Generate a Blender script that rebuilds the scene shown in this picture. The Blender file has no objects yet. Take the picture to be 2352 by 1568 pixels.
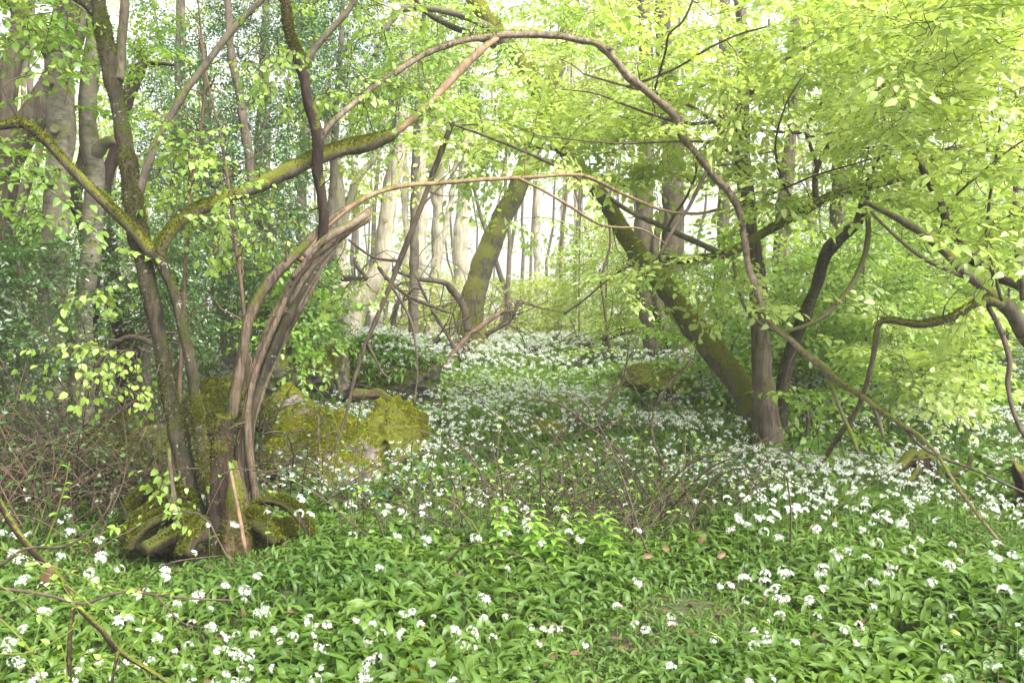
import bpy, bmesh, math, random
import numpy as np
from math import radians as R_

rng = np.random.default_rng(7)
random.seed(7)
SC = bpy.context.scene
COL = SC.collection
F = 2037.0
CX, CY, HOR = 1176.0, 784.0, 720.0
CAMZ = 1.6
PITCH = math.atan((CY - HOR) / F)
CP, SP = math.cos(PITCH), math.sin(PITCH)


# ------------------------------------------------------------------ helpers
def P(px, py, d):
    xc = (np.asarray(px, float) - CX) / F * d
    yc = -(np.asarray(py, float) - CY) / F * d
    d = np.asarray(d, float)
    return np.stack([xc + 0 * d, d * CP + yc * SP, CAMZ - d * SP + yc * CP], -1)


def sstep(a, b, x):
    t = np.clip((x - a) / (b - a), 0, 1)
    return t * t * (3 - 2 * t)


def gh(x, y):
    x = np.asarray(x, float)
    y = np.asarray(y, float)
    z = 0.72 * sstep(7.5, 20, y)
    z = z + 0.045 * np.sin(1.7 * x + 0.6 * y) + 0.035 * np.sin(2.3 * y - 1.1 * x + 1) + 0.02 * np.sin(4.1 * x + 1.9 * y + 2)
    z = z + 0.5 * sstep(3.2, 8, np.abs(x - 0.3)) * sstep(9, 15, y)
    return z


def snoise(p, freq, seed, octs=2):
    r = np.random.default_rng(seed)
    out = np.zeros(len(p))
    amp = 1.0
    tot = 0
    for o in range(octs):
        for k in range(5):
            d = r.normal(size=3)
            d /= np.linalg.norm(d)
            ph = r.uniform(0, 6.28)
            out += amp * np.sin(p @ d * freq * r.uniform(.7, 1.4) + ph + 1.2 * np.sin(p @ np.roll(d, 1) * freq * .6 + ph * 2))
        tot += amp * 2.2
        amp *= .5
        freq *= 2.1
    return out / tot


def nrm(v):
    return v / np.maximum(np.linalg.norm(v, axis=-1, keepdims=True), 1e-9)


class MB:
    def __init__(s):
        s.V, s.F, s.n = [], [], 0

    def add(s, V, Fs, mat=0):
        V = np.asarray(V, float).reshape(-1, 3)
        if not isinstance(Fs, (list, tuple)):
            Fs = [Fs]
        for f in Fs:
            if len(f):
                s.F.append((np.asarray(f, np.int64) + s.n, mat))
        s.V.append(V)
        s.n += len(V)

    def build(s, name, mats, parent=None, loc=None, smooth=True, kind=None, label=None):
        if not isinstance(mats, (list, tuple)):
            mats = [mats]
        V = np.concatenate(s.V)
        off = np.array(parent.location) if parent is not None else np.zeros(3)
        if parent is not None and parent.parent is not None:
            off = off + np.array(parent.parent.location)
        if loc is not None:
            off = off + np.array(loc)
        me = bpy.data.meshes.new(name)
        me.vertices.add(len(V))
        me.vertices.foreach_set('co', (V - off).astype(np.float32).ravel())
        lv = np.concatenate([f.ravel() for f, m in s.F])
        tot = np.concatenate([np.full(len(f), f.shape[1]) for f, m in s.F])
        mi = np.concatenate([np.full(len(f), m) for f, m in s.F])
        me.loops.add(len(lv))
        me.loops.foreach_set('vertex_index', lv.astype(np.int32))
        me.polygons.add(len(tot))
        st = np.concatenate([[0], np.cumsum(tot)[:-1]])
        me.polygons.foreach_set('loop_start', st.astype(np.int32))
        me.polygons.foreach_set('material_index', mi.astype(np.int32))
        me.polygons.foreach_set('use_smooth', np.full(len(tot), smooth))
        for m in mats:
            me.materials.append(m)
        me.update(calc_edges=True)
        o = bpy.data.objects.new(name, me)
        COL.objects.link(o)
        if parent is not None:
            o.parent = parent
        if loc is not None:
            o.location = loc
        if kind:
            o['kind'] = kind
        if label:
            o['label'] = label
        return o


def tag(o, label, cat, group=None, kind=None):
    o['label'] = label
    o['category'] = cat
    if group:
        o['group'] = group
    if kind:
        o['kind'] = kind
    return o


def thing(name, label, cat, loc, group=None):
    o = bpy.data.objects.new(name, None)
    COL.objects.link(o)
    o.empty_display_size = .2
    o.location = [float(v) for v in loc]
    return tag(o, label, cat, group)


def catmull(pts, step):
    pts = np.asarray(pts, float)
    q = np.vstack([2 * pts[0] - pts[1], pts, 2 * pts[-1] - pts[-2]])
    out = []
    for i in range(1, len(q) - 2):
        p0, p1, p2, p3 = q[i - 1], q[i], q[i + 1], q[i + 2]
        n = max(2, int(np.linalg.norm((p2 - p1)[:3]) / step))
        t = np.linspace(0, 1, n, endpoint=False)[:, None]
        out.append(.5 * (2 * p1 + (p2 - p0) * t + (2 * p0 - 5 * p1 + 4 * p2 - p3) * t ** 2 + (3 * p1 - p0 - 3 * p2 + p3) * t ** 3))
    out.append(pts[-1:])
    o = np.vstack(out)
    o[:, 3:] = np.maximum(o[:, 3:], .001)
    return o


def px_path(pts, step=.04, wob=0., ground=False, seed=0):
    """pixel/depth/width list -> smooth world path (n,4) with the radius last"""
    a = np.array(pts, float)
    w = P(a[:, 0], a[:, 1], a[:, 2])
    r = a[:, 3] / 2 * a[:, 2] / F
    q = np.column_stack([w, r])
    if ground:
        b = q[0].copy()
        b[2] = min(float(gh(b[0], b[1])), b[2]) - .12
        b[3] *= 1.1
        if q[0][2] - b[2] > .05:
            q = np.vstack([b, q])
    q = catmull(q, step)
    if wob:
        for k in range(3):
            q[:, k] += wob * snoise(q[:, :3], 4., seed * 10 + k)
    return q


def tube(q, seg=12, lump=0., ridge=0., seed=0, cap=True, flare=0.):
    pts, rad = q[:, :3], q[:, 3]
    n = len(pts)
    t = nrm(np.gradient(pts, axis=0))
    u = np.cross(t[0], [0.3, 1, .2])
    u /= np.linalg.norm(u)
    U = np.zeros((n, 3))
    for i in range(n):
        u = u - t[i] * (u @ t[i])
        u /= np.linalg.norm(u)
        U[i] = u
    W = np.cross(t, U)
    th = np.linspace(0, 2 * np.pi, seg, endpoint=False)
    N = U[:, None, :] * np.cos(th)[None, :, None] + W[:, None, :] * np.sin(th)[None, :, None]
    r = np.repeat(rad[:, None], seg, 1)
    if lump or ridge:
        base = (pts[:, None, :] + N * r[..., None]).reshape(-1, 3)
        m = 1 + lump * snoise(base, 5., seed).reshape(n, seg) + lump * .5 * snoise(base, 18., seed + 1).reshape(n, seg)
        if ridge:
            al = np.cumsum(np.r_[0, np.linalg.norm(np.diff(pts, axis=0), axis=1)])
            ph = .8 * np.sin(al * 2.1 + seed)[:, None]
            m += ridge * np.sin(5 * th[None] + ph) + ridge * .6 * np.sin(8 * th[None] - ph * 1.7 + seed)
        r = r * m
    if flare:
        al = np.cumsum(np.r_[0, np.linalg.norm(np.diff(pts, axis=0), axis=1)])
        f = np.exp(-al / flare)[:, None]
        r = r * (1 + f * (.55 + .45 * np.sin(5 * th + seed)[None] + .25 * np.sin(3 * th + 2 * seed)[None]))
    V = (pts[:, None, :] + N * r[..., None]).reshape(-1, 3)
    i = np.arange(n - 1)[:, None] * seg
    j = np.arange(seg)[None]
    j2 = (j + 1) % seg
    Q = np.stack([i + j, i + j2, i + seg + j2, i + seg + j], -1).reshape(-1, 4)
    Fs = [Q]
    if cap:
        V = np.vstack([V, pts[0], pts[-1]])
        c0, c1 = n * seg, n * seg + 1
        jj = np.arange(seg)
        T = np.vstack([np.stack([np.full(seg, c0), (jj + 1) % seg, jj], 1),
                       np.stack([np.full(seg, c1), (n - 1) * seg + jj, (n - 1) * seg + (jj + 1) % seg], 1)])
        Fs.append(T)
    return V, Fs


def tubes(paths, rads, seg=3):
    """bulk tubes: paths (K,N,3), rads (K,N)"""
    K, N, _ = paths.shape
    t = nrm(np.gradient(paths, axis=1))
    ref = nrm(np.random.default_rng(K).normal(size=(K, 1, 3)))
    u = nrm(np.cross(t, ref))
    w = np.cross(t, u)
    th = np.linspace(0, 2 * np.pi, seg, endpoint=False)
    V = paths[:, :, None, :] + rads[:, :, None, None] * (u[:, :, None, :] * np.cos(th)[:, None] + w[:, :, None, :] * np.sin(th)[:, None])
    V = V.reshape(-1, 3)
    k = np.arange(K)[:, None, None] * (N * seg)
    i = np.arange(N - 1)[None, :, None] * seg
    j = np.arange(seg)[None, None]
    j2 = (j + 1) % seg
    Q = np.stack([k + i + j, k + i + j2, k + i + seg + j2, k + i + seg + j], -1).reshape(-1, 4)
    return V, Q


def leaf_geo(pos, dr, nor, L, W, kind='oval', fold=.08, droop=.15):
    K = len(pos)
    dr = nrm(dr)
    side = nrm(np.cross(nor, dr))
    nor = np.cross(dr, side)
    if kind == 'oval':
        T = np.array([[0, 0, 0], [.3, 0, .02], [.68, 0, -droop * .4], [1, 0, -droop], [.27, .47, fold], [.66, .37, fold - droop * .4], [.27, -.47, fold], [.66, -.37, fold - droop * .4]])
        f3 = np.array([[0, 1, 4], [0, 6, 1], [2, 3, 5], [2, 7, 3]])
        f4 = np.array([[1, 2, 5, 4], [1, 6, 7, 2]])
    else:
        T = np.array([[0, 0, 0], [.45, .5, fold], [1, 0, -droop], [.45, -.5, fold]])
        f3 = np.array([[0, 2, 1], [0, 3, 2]])
        f4 = np.zeros((0, 4), int)
    V = pos[:, None] + (L[:, None] * T[None, :, 0])[..., None] * dr[:, None] + (W[:, None] * T[None, :, 1])[..., None] * side[:, None] + (L[:, None] * T[None, :, 2])[..., None] * nor[:, None]
    o = np.arange(K)[:, None, None] * len(T)
    return V.reshape(-1, 3), [(f3[None] + o).reshape(-1, 3), (f4[None] + o).reshape(-1, 4)]


def make_spray(seed, L=.6, leaf=.065, wid=.62, nside=6, droop=.25, sp=.05, hang=.25, tilt=.35):
    """a flat leafy spray along +X: (twig V, twig F), leaf arrays"""
    r = np.random.default_rng(seed)
    N = 6
    t = np.linspace(0, 1, N)
    paths, rads, lv = [], [], []

    def twig(o, ang, ln, r0, dr):
        d = np.array([math.cos(ang), math.sin(ang), r.uniform(-.1, .12)])
        b = np.array([-d[1], d[0], 0])
        bend = r.uniform(-.25, .25)
        p = o + ln * (t[:, None] * d + (t ** 2)[:, None] * (bend * b + np.array([0, 0, -dr]))) + r.normal(size=(N, 3)) * .012 * ln * t[:, None]
        paths.append(p)
        rads.append(np.linspace(r0, r0 * .35, N))
        nl = max(2, int(ln / sp))
        sgn = r.choice([-1, 1])
        for k in range(nl):
            u = (k + .6 + r.uniform(-.3, .3)) / nl
            u = min(max(u, .05), 1)
            i = min(int(u * (N - 1)), N - 2)
            f = u * (N - 1) - i
            q = p[i] * (1 - f) + p[i + 1] * f
            td = p[i + 1] - p[i]
            a = math.atan2(td[1], td[0]) + sgn * r.uniform(.5, 1.1) * (1 if k < nl - 1 else .1)
            sgn = -sgn
            ld = np.array([math.cos(a), math.sin(a), -hang + r.normal() * .22])
            ln_ = np.array([r.normal() * tilt, r.normal() * tilt, 1])
            s = r.uniform(.65, 1.15)
            lv.append((q, ld, ln_, leaf * s, leaf * wid * s * r.uniform(.85, 1.1)))
        return p

    p = twig(np.zeros(3), 0, L, .0035, droop * .5)
    sg = 1
    for k in range(nside):
        u = .12 + .78 * k / max(1, nside - 1)
        i = min(int(u * (N - 1)), N - 2)
        q = p[i] + (p[i + 1] - p[i]) * (u * (N - 1) - i)
        twig(q, sg * r.uniform(.6, 1.0), L * (.55 * (1 - u) + .15) * r.uniform(.7, 1.2), .002, droop * .4)
        sg = -sg
    tw = tubes(np.array(paths), np.array(rads), 3)
    pos, d, n, l, w = [np.array(x) for x in zip(*lv)]
    return dict(tw=tw, pos=pos, d=d, n=n, l=l, w=w)


def put_sprays(mbt, mbl, templ, pos, dr, scale, r, kind='oval', roll=.3, twigs=True, lm=0):
    K = len(pos)
    x = nrm(dr)
    z0 = np.array([0, 0, 1.]) + r.normal(size=(K, 3)) * roll
    y = nrm(np.cross(z0, x))
    z = np.cross(x, y)
    M = np.stack([x, y, z], 2)
    which = r.integers(0, len(templ), K)
    for k, T in enumerate(templ):
        m = which == k
        if not m.any():
            continue
        Mk, pk, sk = M[m], pos[m], scale[m]
        kk = int(m.sum())
        if twigs:
            tv, tf = T['tw']
            V = pk[:, None] + sk[:, None, None] * np.einsum('kij,nj->kni', Mk, tv)
            mbt.add(V.reshape(-1, 3), (tf[None] + np.arange(kk)[:, None, None] * len(tv)).reshape(-1, 4))
        a = (pk[:, None] + sk[:, None, None] * np.einsum('kij,nj->kni', Mk, T['pos'])).reshape(-1, 3)
        d = np.einsum('kij,nj->kni', Mk, T['d']).reshape(-1, 3)
        n = np.einsum('kij,nj->kni', Mk, T['n']).reshape(-1, 3)
        l = (sk[:, None] * T['l'][None]).ravel()
        w = (sk[:, None] * T['w'][None]).ravel()
        V, Fs = leaf_geo(a, d, n, l, w, kind)
        mbl.add(V, Fs, lm)


def grow(skel, targets, r, r0=.012, bend=.18, sag=.1, N=8):
    """thin branches from the nearest point of the skeleton to every target"""
    pts = skel[:, :3].copy()
    rad = skel[:, 3].copy()
    dist = np.array([np.min(np.linalg.norm(pts - t, axis=1)) for t in targets])
    paths, rads = [], []
    t = np.linspace(0, 1, N)[:, None]
    for k in np.argsort(dist):
        g = targets[k]
        dv = np.linalg.norm(pts - g, axis=1) + .6 * np.maximum(pts[:, 2] - g[2], 0) * 0
        i = int(np.argmin(dv))
        s = pts[i]
        ln = dv[i]
        if ln < .05:
            continue
        b = r.normal(size=3) * bend * ln
        b[2] += sag * ln
        c = r.normal(size=3) * bend * .5 * ln
        p = s * (1 - t) + g * t + np.sin(t * np.pi) * b + np.sin(t * 2 * np.pi) * c + r.normal(size=(N, 3)) * .012 * ln * np.sin(t * np.pi)
        ra = min(rad[i] * .75, r0 * (.35 + .5 * ln))
        rr = np.linspace(max(ra, .003), .0025, N)
        paths.append(p)
        rads.append(rr)
        pts = np.vstack([pts, p[2:]])
        rad = np.r_[rad, rr[2:]]
    return np.array(paths), np.array(rads)


def ell(cx, cy, rx, ry, d0, d1, n, r):
    a = r.uniform(0, 6.283, n)
    q = np.sqrt(r.uniform(0, 1, n))
    d = r.uniform(d0, d1, n)
    return P(cx + rx * q * np.cos(a), cy + ry * q * np.sin(a), d)


def box(x0, x1, y0, y1, d0, d1, n, r):
    return P(r.uniform(x0, x1, n), r.uniform(y0, y1, n), r.uniform(d0, d1, n))


def sample_faces(V, Fs, n, wfun, r):
    tri = []
    for f in Fs:
        f = np.asarray(f)
        if f.shape[1] == 4:
            tri += [f[:, [0, 1, 2]], f[:, [0, 2, 3]]]
        else:
            tri.append(f)
    tri = np.vstack(tri)
    a, b, c = V[tri[:, 0]], V[tri[:, 1]], V[tri[:, 2]]
    cr = np.cross(b - a, c - a)
    ar = np.linalg.norm(cr, axis=1) / 2
    nn = nrm(cr)
    w = ar * wfun(nn, (a + b + c) / 3)
    if w.sum() <= 0:
        return np.zeros((0, 3)), np.zeros((0, 3))
    k = r.choice(len(tri), n, p=w / w.sum())
    u, v = r.uniform(0, 1, n), r.uniform(0, 1, n)
    m = u + v > 1
    u[m], v[m] = 1 - u[m], 1 - v[m]
    return a[k] + u[:, None] * (b - a)[k] + v[:, None] * (c - a)[k], nn[k]


def moss_tufts(V, Fs, n, wfun, r, L=.02):
    p, nn = sample_faces(V, Fs, n, wfun, r)
    if not len(p):
        return None
    mb = MB()
    d = nn * .7 + np.array([0, 0, .25]) + r.normal(size=p.shape) * .55
    l = L * r.uniform(.5, 1.4, len(p))
    mb.add(*leaf_geo(p - nn * .003, d, r.normal(size=p.shape), l, l * .5, 'simple', .0, .3))
    return mb


# ------------------------------------------------------------------ materials
def new_mat(name):
    m = bpy.data.materials.new(name)
    m.use_nodes = True
    nt = m.node_tree
    nt.nodes.clear()
    return m, nt


def nd(nt, typ, **kw):
    n = nt.nodes.new(typ)
    for k, v in kw.items():
        if k.startswith('i_'):
            n.inputs[k[2:].replace('_', ' ')].default_value = v
        else:
            setattr(n, k, v)
    return n


def rgb(c):
    return (c[0], c[1], c[2], 1)


def mixc(nt, fac, a, b, mode='MIX'):
    n = nt.nodes.new('ShaderNodeMix')
    n.data_type = 'RGBA'
    n.blend_type = mode
    n.clamp_factor = True
    for idx, v in ((0, fac), (6, a), (7, b)):
        if isinstance(v, bpy.types.NodeSocket):
            nt.links.new(v, n.inputs[idx])
        elif idx == 0:
            n.inputs[0].default_value = v
        else:
            n.inputs[idx].default_value = rgb(v)
    return n.outputs[2]


def mth(nt, op, a, b=None, clamp=False):
    n = nt.nodes.new('ShaderNodeMath')
    n.operation = op
    n.use_clamp = clamp
    for i, v in enumerate((a, b)):
        if v is None:
            continue
        if isinstance(v, bpy.types.NodeSocket):
            nt.links.new(v, n.inputs[i])
        else:
            n.inputs[i].default_value = v
    return n.outputs[0]


def ramp(nt, x, lo, hi):
    n = nt.nodes.new('ShaderNodeMapRange')
    n.interpolation_type = 'SMOOTHSTEP'
    nt.links.new(x, n.inputs[0])
    n.inputs[1].default_value = lo
    n.inputs[2].default_value = hi
    return n.outputs[0]


def noise_tex(nt, co, scale, detail=4, rough=.6, dist=0.):
    n = nt.nodes.new('ShaderNodeTexNoise')
    n.inputs['Scale'].default_value = scale
    n.inputs['Detail'].default_value = detail
    n.inputs['Roughness'].default_value = rough
    n.inputs['Distortion'].default_value = dist
    if co is not None:
        nt.links.new(co, n.inputs['Vector'])
    return n.outputs['Fac']


def mat_bark(name, c1, c2, moss=0., up=.5, stretch=.18, scale=28., bump=.7, lich=.0, mcol=((.075, .095, .012), (.16, .165, .02))):
    m, nt = new_mat(name)
    tc = nd(nt, 'ShaderNodeTexCoord')
    mp = nd(nt, 'ShaderNodeMapping')
    mp.inputs['Scale'].default_value = (1, 1, stretch)
    nt.links.new(tc.outputs['Object'], mp.inputs[0])
    a = noise_tex(nt, mp.outputs[0], scale, 6, .65, .6)
    b = noise_tex(nt, tc.outputs['Object'], 3.5, 4, .6)
    f = ramp(nt, a, .35, .68)
    col = mixc(nt, f, c1, c2)
    col = mixc(nt, ramp(nt, b, .35, .7), col, mixc(nt, .5, col, (c2[0] * 1.5, c2[1] * 1.45, c2[2] * 1.35)))
    if lich:
        l = noise_tex(nt, tc.outputs['Object'], 45, 3, .5)
        l2 = noise_tex(nt, tc.outputs['Object'], 6, 2, .5)
        lf = mth(nt, 'MULTIPLY', ramp(nt, l, .6, .66), ramp(nt, l2, .45, .6))
        col = mixc(nt, mth(nt, 'MULTIPLY', lf, lich), col, (.42, .43, .36))
    h = a
    if moss > 0:
        ge = nd(nt, 'ShaderNodeNewGeometry')
        sx = nd(nt, 'ShaderNodeSeparateXYZ')
        nt.links.new(ge.outputs['Normal'], sx.inputs[0])
        mn = noise_tex(nt, tc.outputs['Object'], 5., 5, .65)
        fine = noise_tex(nt, tc.outputs['Object'], 120., 3, .7)
        s = mth(nt, 'ADD', mn, mth(nt, 'MULTIPLY', sx.outputs['Z'], up))
        s = mth(nt, 'ADD', s, mth(nt, 'MULTIPLY', mth(nt, 'SUBTRACT', fine, .5), .35))
        mf = ramp(nt, s, .72 - moss * .5, .86 - moss * .5)
        mc = mixc(nt, ramp(nt, fine, .35, .7), mcol[0], mcol[1])
        col = mixc(nt, mf, col, mc)
        h = mth(nt, 'ADD', mth(nt, 'MULTIPLY', a, mth(nt, 'SUBTRACT', 1.0, mf)), mth(nt, 'MULTIPLY', mth(nt, 'ADD', fine, .3), mf))
    bp = nd(nt, 'ShaderNodeBump')
    bp.inputs['Strength'].default_value = bump
    bp.inputs['Distance'].default_value = .02
    nt.links.new(h, bp.inputs['Height'])
    bs = nd(nt, 'ShaderNodeBsdfPrincipled')
    bs.inputs['Roughness'].default_value = .85
    bs.inputs['Specular IOR Level'].default_value = .25
    nt.links.new(col, bs.inputs['Base Color'])
    nt.links.new(bp.outputs[0], bs.inputs['Normal'])
    out = nd(nt, 'ShaderNodeOutputMaterial')
    nt.links.new(bs.outputs[0], out.inputs[0])
    return m


def mat_leaf(name, a, b, trans=.5, tcol=None, gloss=.06, rough=.4, extra=None, patch=1.5):
    """thin leaf: diffuse + translucent + a little gloss; colour varies leaf by leaf and clump by clump"""
    m, nt = new_mat(name)
    ge = nd(nt, 'ShaderNodeNewGeometry')
    rnd = ge.outputs['Random Per Island']
    tc = nd(nt, 'ShaderNodeTexCoord')
    cl = noise_tex(nt, tc.outputs['Object'], patch, 2, .5)
    f = mth(nt, 'ADD', mth(nt, 'MULTIPLY', rnd, .55), mth(nt, 'MULTIPLY', ramp(nt, cl, .3, .7), .45))
    col = mixc(nt, f, a, b)
    if extra:
        col = mixc(nt, ramp(nt, rnd, extra[1], extra[1] + .01), col, extra[0])
    df = nd(nt, 'ShaderNodeBsdfDiffuse')
    nt.links.new(col, df.inputs[0])
    tr = nd(nt, 'ShaderNodeBsdfTranslucent')
    tcol = tcol or (1.25, 1.2, .6)
    nt.links.new(mixc(nt, 1., col, tcol, 'MULTIPLY'), tr.inputs[0])
    mx = nd(nt, 'ShaderNodeMixShader')
    mx.inputs[0].default_value = trans
    nt.links.new(df.outputs[0], mx.inputs[1])
    nt.links.new(tr.outputs[0], mx.inputs[2])
    gl = nd(nt, 'ShaderNodeBsdfGlossy')
    gl.inputs['Roughness'].default_value = rough
    m2 = nd(nt, 'ShaderNodeMixShader')
    m2.inputs[0].default_value = gloss
    nt.links.new(mx.outputs[0], m2.inputs[1])
    nt.links.new(gl.outputs[0], m2.inputs[2])
    out = nd(nt, 'ShaderNodeOutputMaterial')
    nt.links.new(m2.outputs[0], out.inputs[0])
    return m


def mat_rock(name, c1, c2, moss=.5, mcol=((.09, .11, .01), (.2, .21, .02))):
    return mat_bark(name, c1, c2, moss=moss, up=.55, stretch=1., scale=9., bump=.8, lich=.35, mcol=mcol)


def mat_ground(name):
    m, nt = new_mat(name)
    tc = nd(nt, 'ShaderNodeTexCoord')
    co = tc.outputs['Object']
    a = noise_tex(nt, co, 14, 8, .7)
    b = noise_tex(nt, co, 1.1, 4, .6)
    col = mixc(nt, ramp(nt, a, .3, .7), (.03, .022, .013), (.1, .07, .042))
    col = mixc(nt, mth(nt, 'MULTIPLY', ramp(nt, b, .4, .65), .7), col, mixc(nt, ramp(nt, a, .4, .6), (.03, .055, .01), (.06, .09, .015)))
    bp = nd(nt, 'ShaderNodeBump')
    bp.inputs['Distance'].default_value = .05
    nt.links.new(a, bp.inputs['Height'])
    bs = nd(nt, 'ShaderNodeBsdfPrincipled')
    bs.inputs['Roughness'].default_value = .95
    nt.links.new(col, bs.inputs['Base Color'])
    nt.links.new(bp.outputs[0], bs.inputs['Normal'])
    out = nd(nt, 'ShaderNodeOutputMaterial')
    nt.links.new(bs.outputs[0], out.inputs[0])
    return m


M = {}
M['mossy'] = mat_bark('mossy dark bark', (.01, .008, .005), (.05, .04, .025), moss=.36, up=.28, lich=.5, mcol=((.022, .03, .006), (.07, .078, .012)))
M['mossy2'] = mat_bark('mossy grey bark', (.03, .026, .018), (.13, .11, .07), moss=.62, up=.45, lich=.2, mcol=((.075, .085, .01), (.19, .19, .02)))
M['root'] = mat_bark('mossy root', (.018, .013, .009), (.08, .06, .038), moss=.55, up=.4, mcol=((.035, .045, .008), (.1, .105, .014)))
M['black'] = mat_bark('dark wet bark', (.008, .005, .004), (.04, .025, .018), moss=.2, up=.5, lich=.0)
M['tan'] = mat_bark('tan smooth bark', (.1, .065, .038), (.25, .17, .105), moss=.12, up=.3, bump=.35)
M['peel'] = mat_bark('peeling pinkish bark', (.055, .04, .03), (.22, .17, .13), moss=.14, up=.35, stretch=.6, scale=24)
M['split'] = mat_bark('split fibrous wood', (.028, .02, .014), (.155, .115, .08), moss=.34, up=.2, stretch=.1, scale=70, bump=1.)
M['beech'] = mat_bark('grey beech bark', (.06, .052, .04), (.185, .165, .125), moss=.32, up=.25, stretch=2.2, scale=10, bump=.35, lich=.3)
M['pale'] = mat_bark('pale bark with haze tone', (.22, .195, .15), (.44, .39, .3), moss=.24, up=.3, stretch=.12, scale=20)  # pale bark, brightened so the colour itself carries the haze glow on far trunks
M['brown'] = mat_bark('brown ridged bark', (.036, .028, .021), (.13, .103, .077), moss=.25, up=.3, stretch=.12, scale=26, bump=.9)
M['twig'] = mat_bark('twig bark', (.03, .023, .017), (.095, .072, .052), bump=.1)
M['greytwig'] = mat_bark('grey smooth bark', (.045, .038, .03), (.13, .11, .085), moss=.3, up=.35, bump=.25, stretch=.5)
M['cane'] = mat_bark('bramble cane', (.05, .033, .024), (.16, .11, .075), bump=.1)
M['greencane'] = mat_bark('green stem', (.06, .075, .014), (.13, .15, .03), bump=.05)
M['rotten'] = mat_bark('rotten red wood', (.04, .024, .016), (.15, .095, .062), moss=.28, up=.4, stretch=.3, scale=40, bump=1.)
M['stone'] = mat_rock('mossy stone', (.09, .072, .06), (.27, .225, .2), moss=.42)
M['stone2'] = mat_rock('dark mossy stone', (.06, .055, .04), (.15, .14, .11), moss=.45, mcol=((.07, .085, .012), (.17, .17, .02)))
M['mosslump'] = mat_rock('thick moss', (.06, .06, .02), (.14, .13, .03), moss=1.)
M['moss'] = mat_leaf('moss tufts', (.12, .14, .011), (.38, .39, .03), .35, gloss=.01, patch=3)
M['mossd'] = mat_leaf('dark moss tufts', (.045, .06, .008), (.17, .175, .02), .3, gloss=.01, patch=3)
M['garlic'] = mat_leaf('garlic leaf', (.046, .11, .017), (.145, .24, .038), .4, (1.25, 1.25, .5), .024, .42, extra=((.42, .4, .08), .994), patch=.9)
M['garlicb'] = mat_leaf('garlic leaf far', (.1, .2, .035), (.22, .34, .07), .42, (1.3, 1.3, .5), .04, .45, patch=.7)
M['petal'] = mat_leaf('white petals', (.68, .7, .63), (.82, .83, .79), .32, (1, 1, .95), .01)
M['stalk'] = mat_leaf('flower stalk', (.12, .2, .04), (.16, .26, .06), .3, gloss=.03)
M['lime'] = mat_leaf('young lime green leaves', (.34, .47, .1), (.55, .64, .2), .52, (1.05, 1.08, .62), .06, .35, patch=.6)
M['limeb'] = mat_leaf('fresh green leaves', (.26, .42, .08), (.47, .6, .17), .52, (1.08, 1.08, .6), .04, .4, patch=.6)
M['hazel'] = mat_leaf('hazel leaves', (.2, .36, .06), (.4, .53, .11), .5, (1.08, 1.08, .6), .04, .4)
M['under'] = mat_leaf('understory leaves', (.16, .33, .04), (.32, .48, .07), .5, (1.2, 1.2, .55), .05, .4)
M['holly'] = mat_leaf('holly leaves', (.035, .1, .02), (.12, .24, .05), .38, (1.2, 1.3, .5), .09, .28)
M['hollyseed'] = mat_leaf('blue green holly leaves', (.05, .13, .06), (.13, .25, .12), .3, (1.1, 1.2, .7), .08, .3)
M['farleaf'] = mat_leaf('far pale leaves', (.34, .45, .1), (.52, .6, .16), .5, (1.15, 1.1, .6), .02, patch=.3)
M['dead'] = mat_leaf('dead leaves', (.09, .055, .03), (.2, .13, .07), .25, (1.2, 1, .7), .02)
M['ground'] = mat_ground('woodland floor')

# ------------------------------------------------------------------ ground
def grid_mesh():
    ys = np.concatenate([np.linspace(-6, 26, 190), np.geomspace(26.4, 420, 40)])
    u = np.linspace(-1, 1, 170)
    hw = np.maximum(9, ys * .95 + 6)
    X = u[None] * hw[:, None]
    Y = np.repeat(ys[:, None], len(u), 1)
    Z = gh(X, Y)
    Pn = np.stack([X, Y, Z], -1).reshape(-1, 3)
    Pn[:, 2] += .03 * snoise(Pn, 6, 3, 2)
    n, k = len(ys), len(u)
    i = np.arange(n - 1)[:, None] * k
    j = np.arange(k - 1)[None]
    Q = np.stack([i + j, i + j + 1, i + k + j + 1, i + k + j], -1).reshape(-1, 4)
    mb = MB()
    mb.add(Pn, Q)
    return mb


g = grid_mesh().build('ground', M['ground'])
tag(g, 'brown woodland floor of soil and leaf litter under the wild garlic', 'ground', kind='structure')

# ------------------------------------------------------------------ rocks
ROCKS = []


def ico(sub):
    bm = bmesh.new()
    bmesh.ops.create_icosphere(bm, subdivisions=sub, radius=1)
    V = np.array([v.co[:] for v in bm.verts])
    Fc = np.array([[v.index for v in f.verts] for f in bm.faces])
    bm.free()
    return V, Fc


ICO = {4: ico(4), 5: ico(5)}


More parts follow.
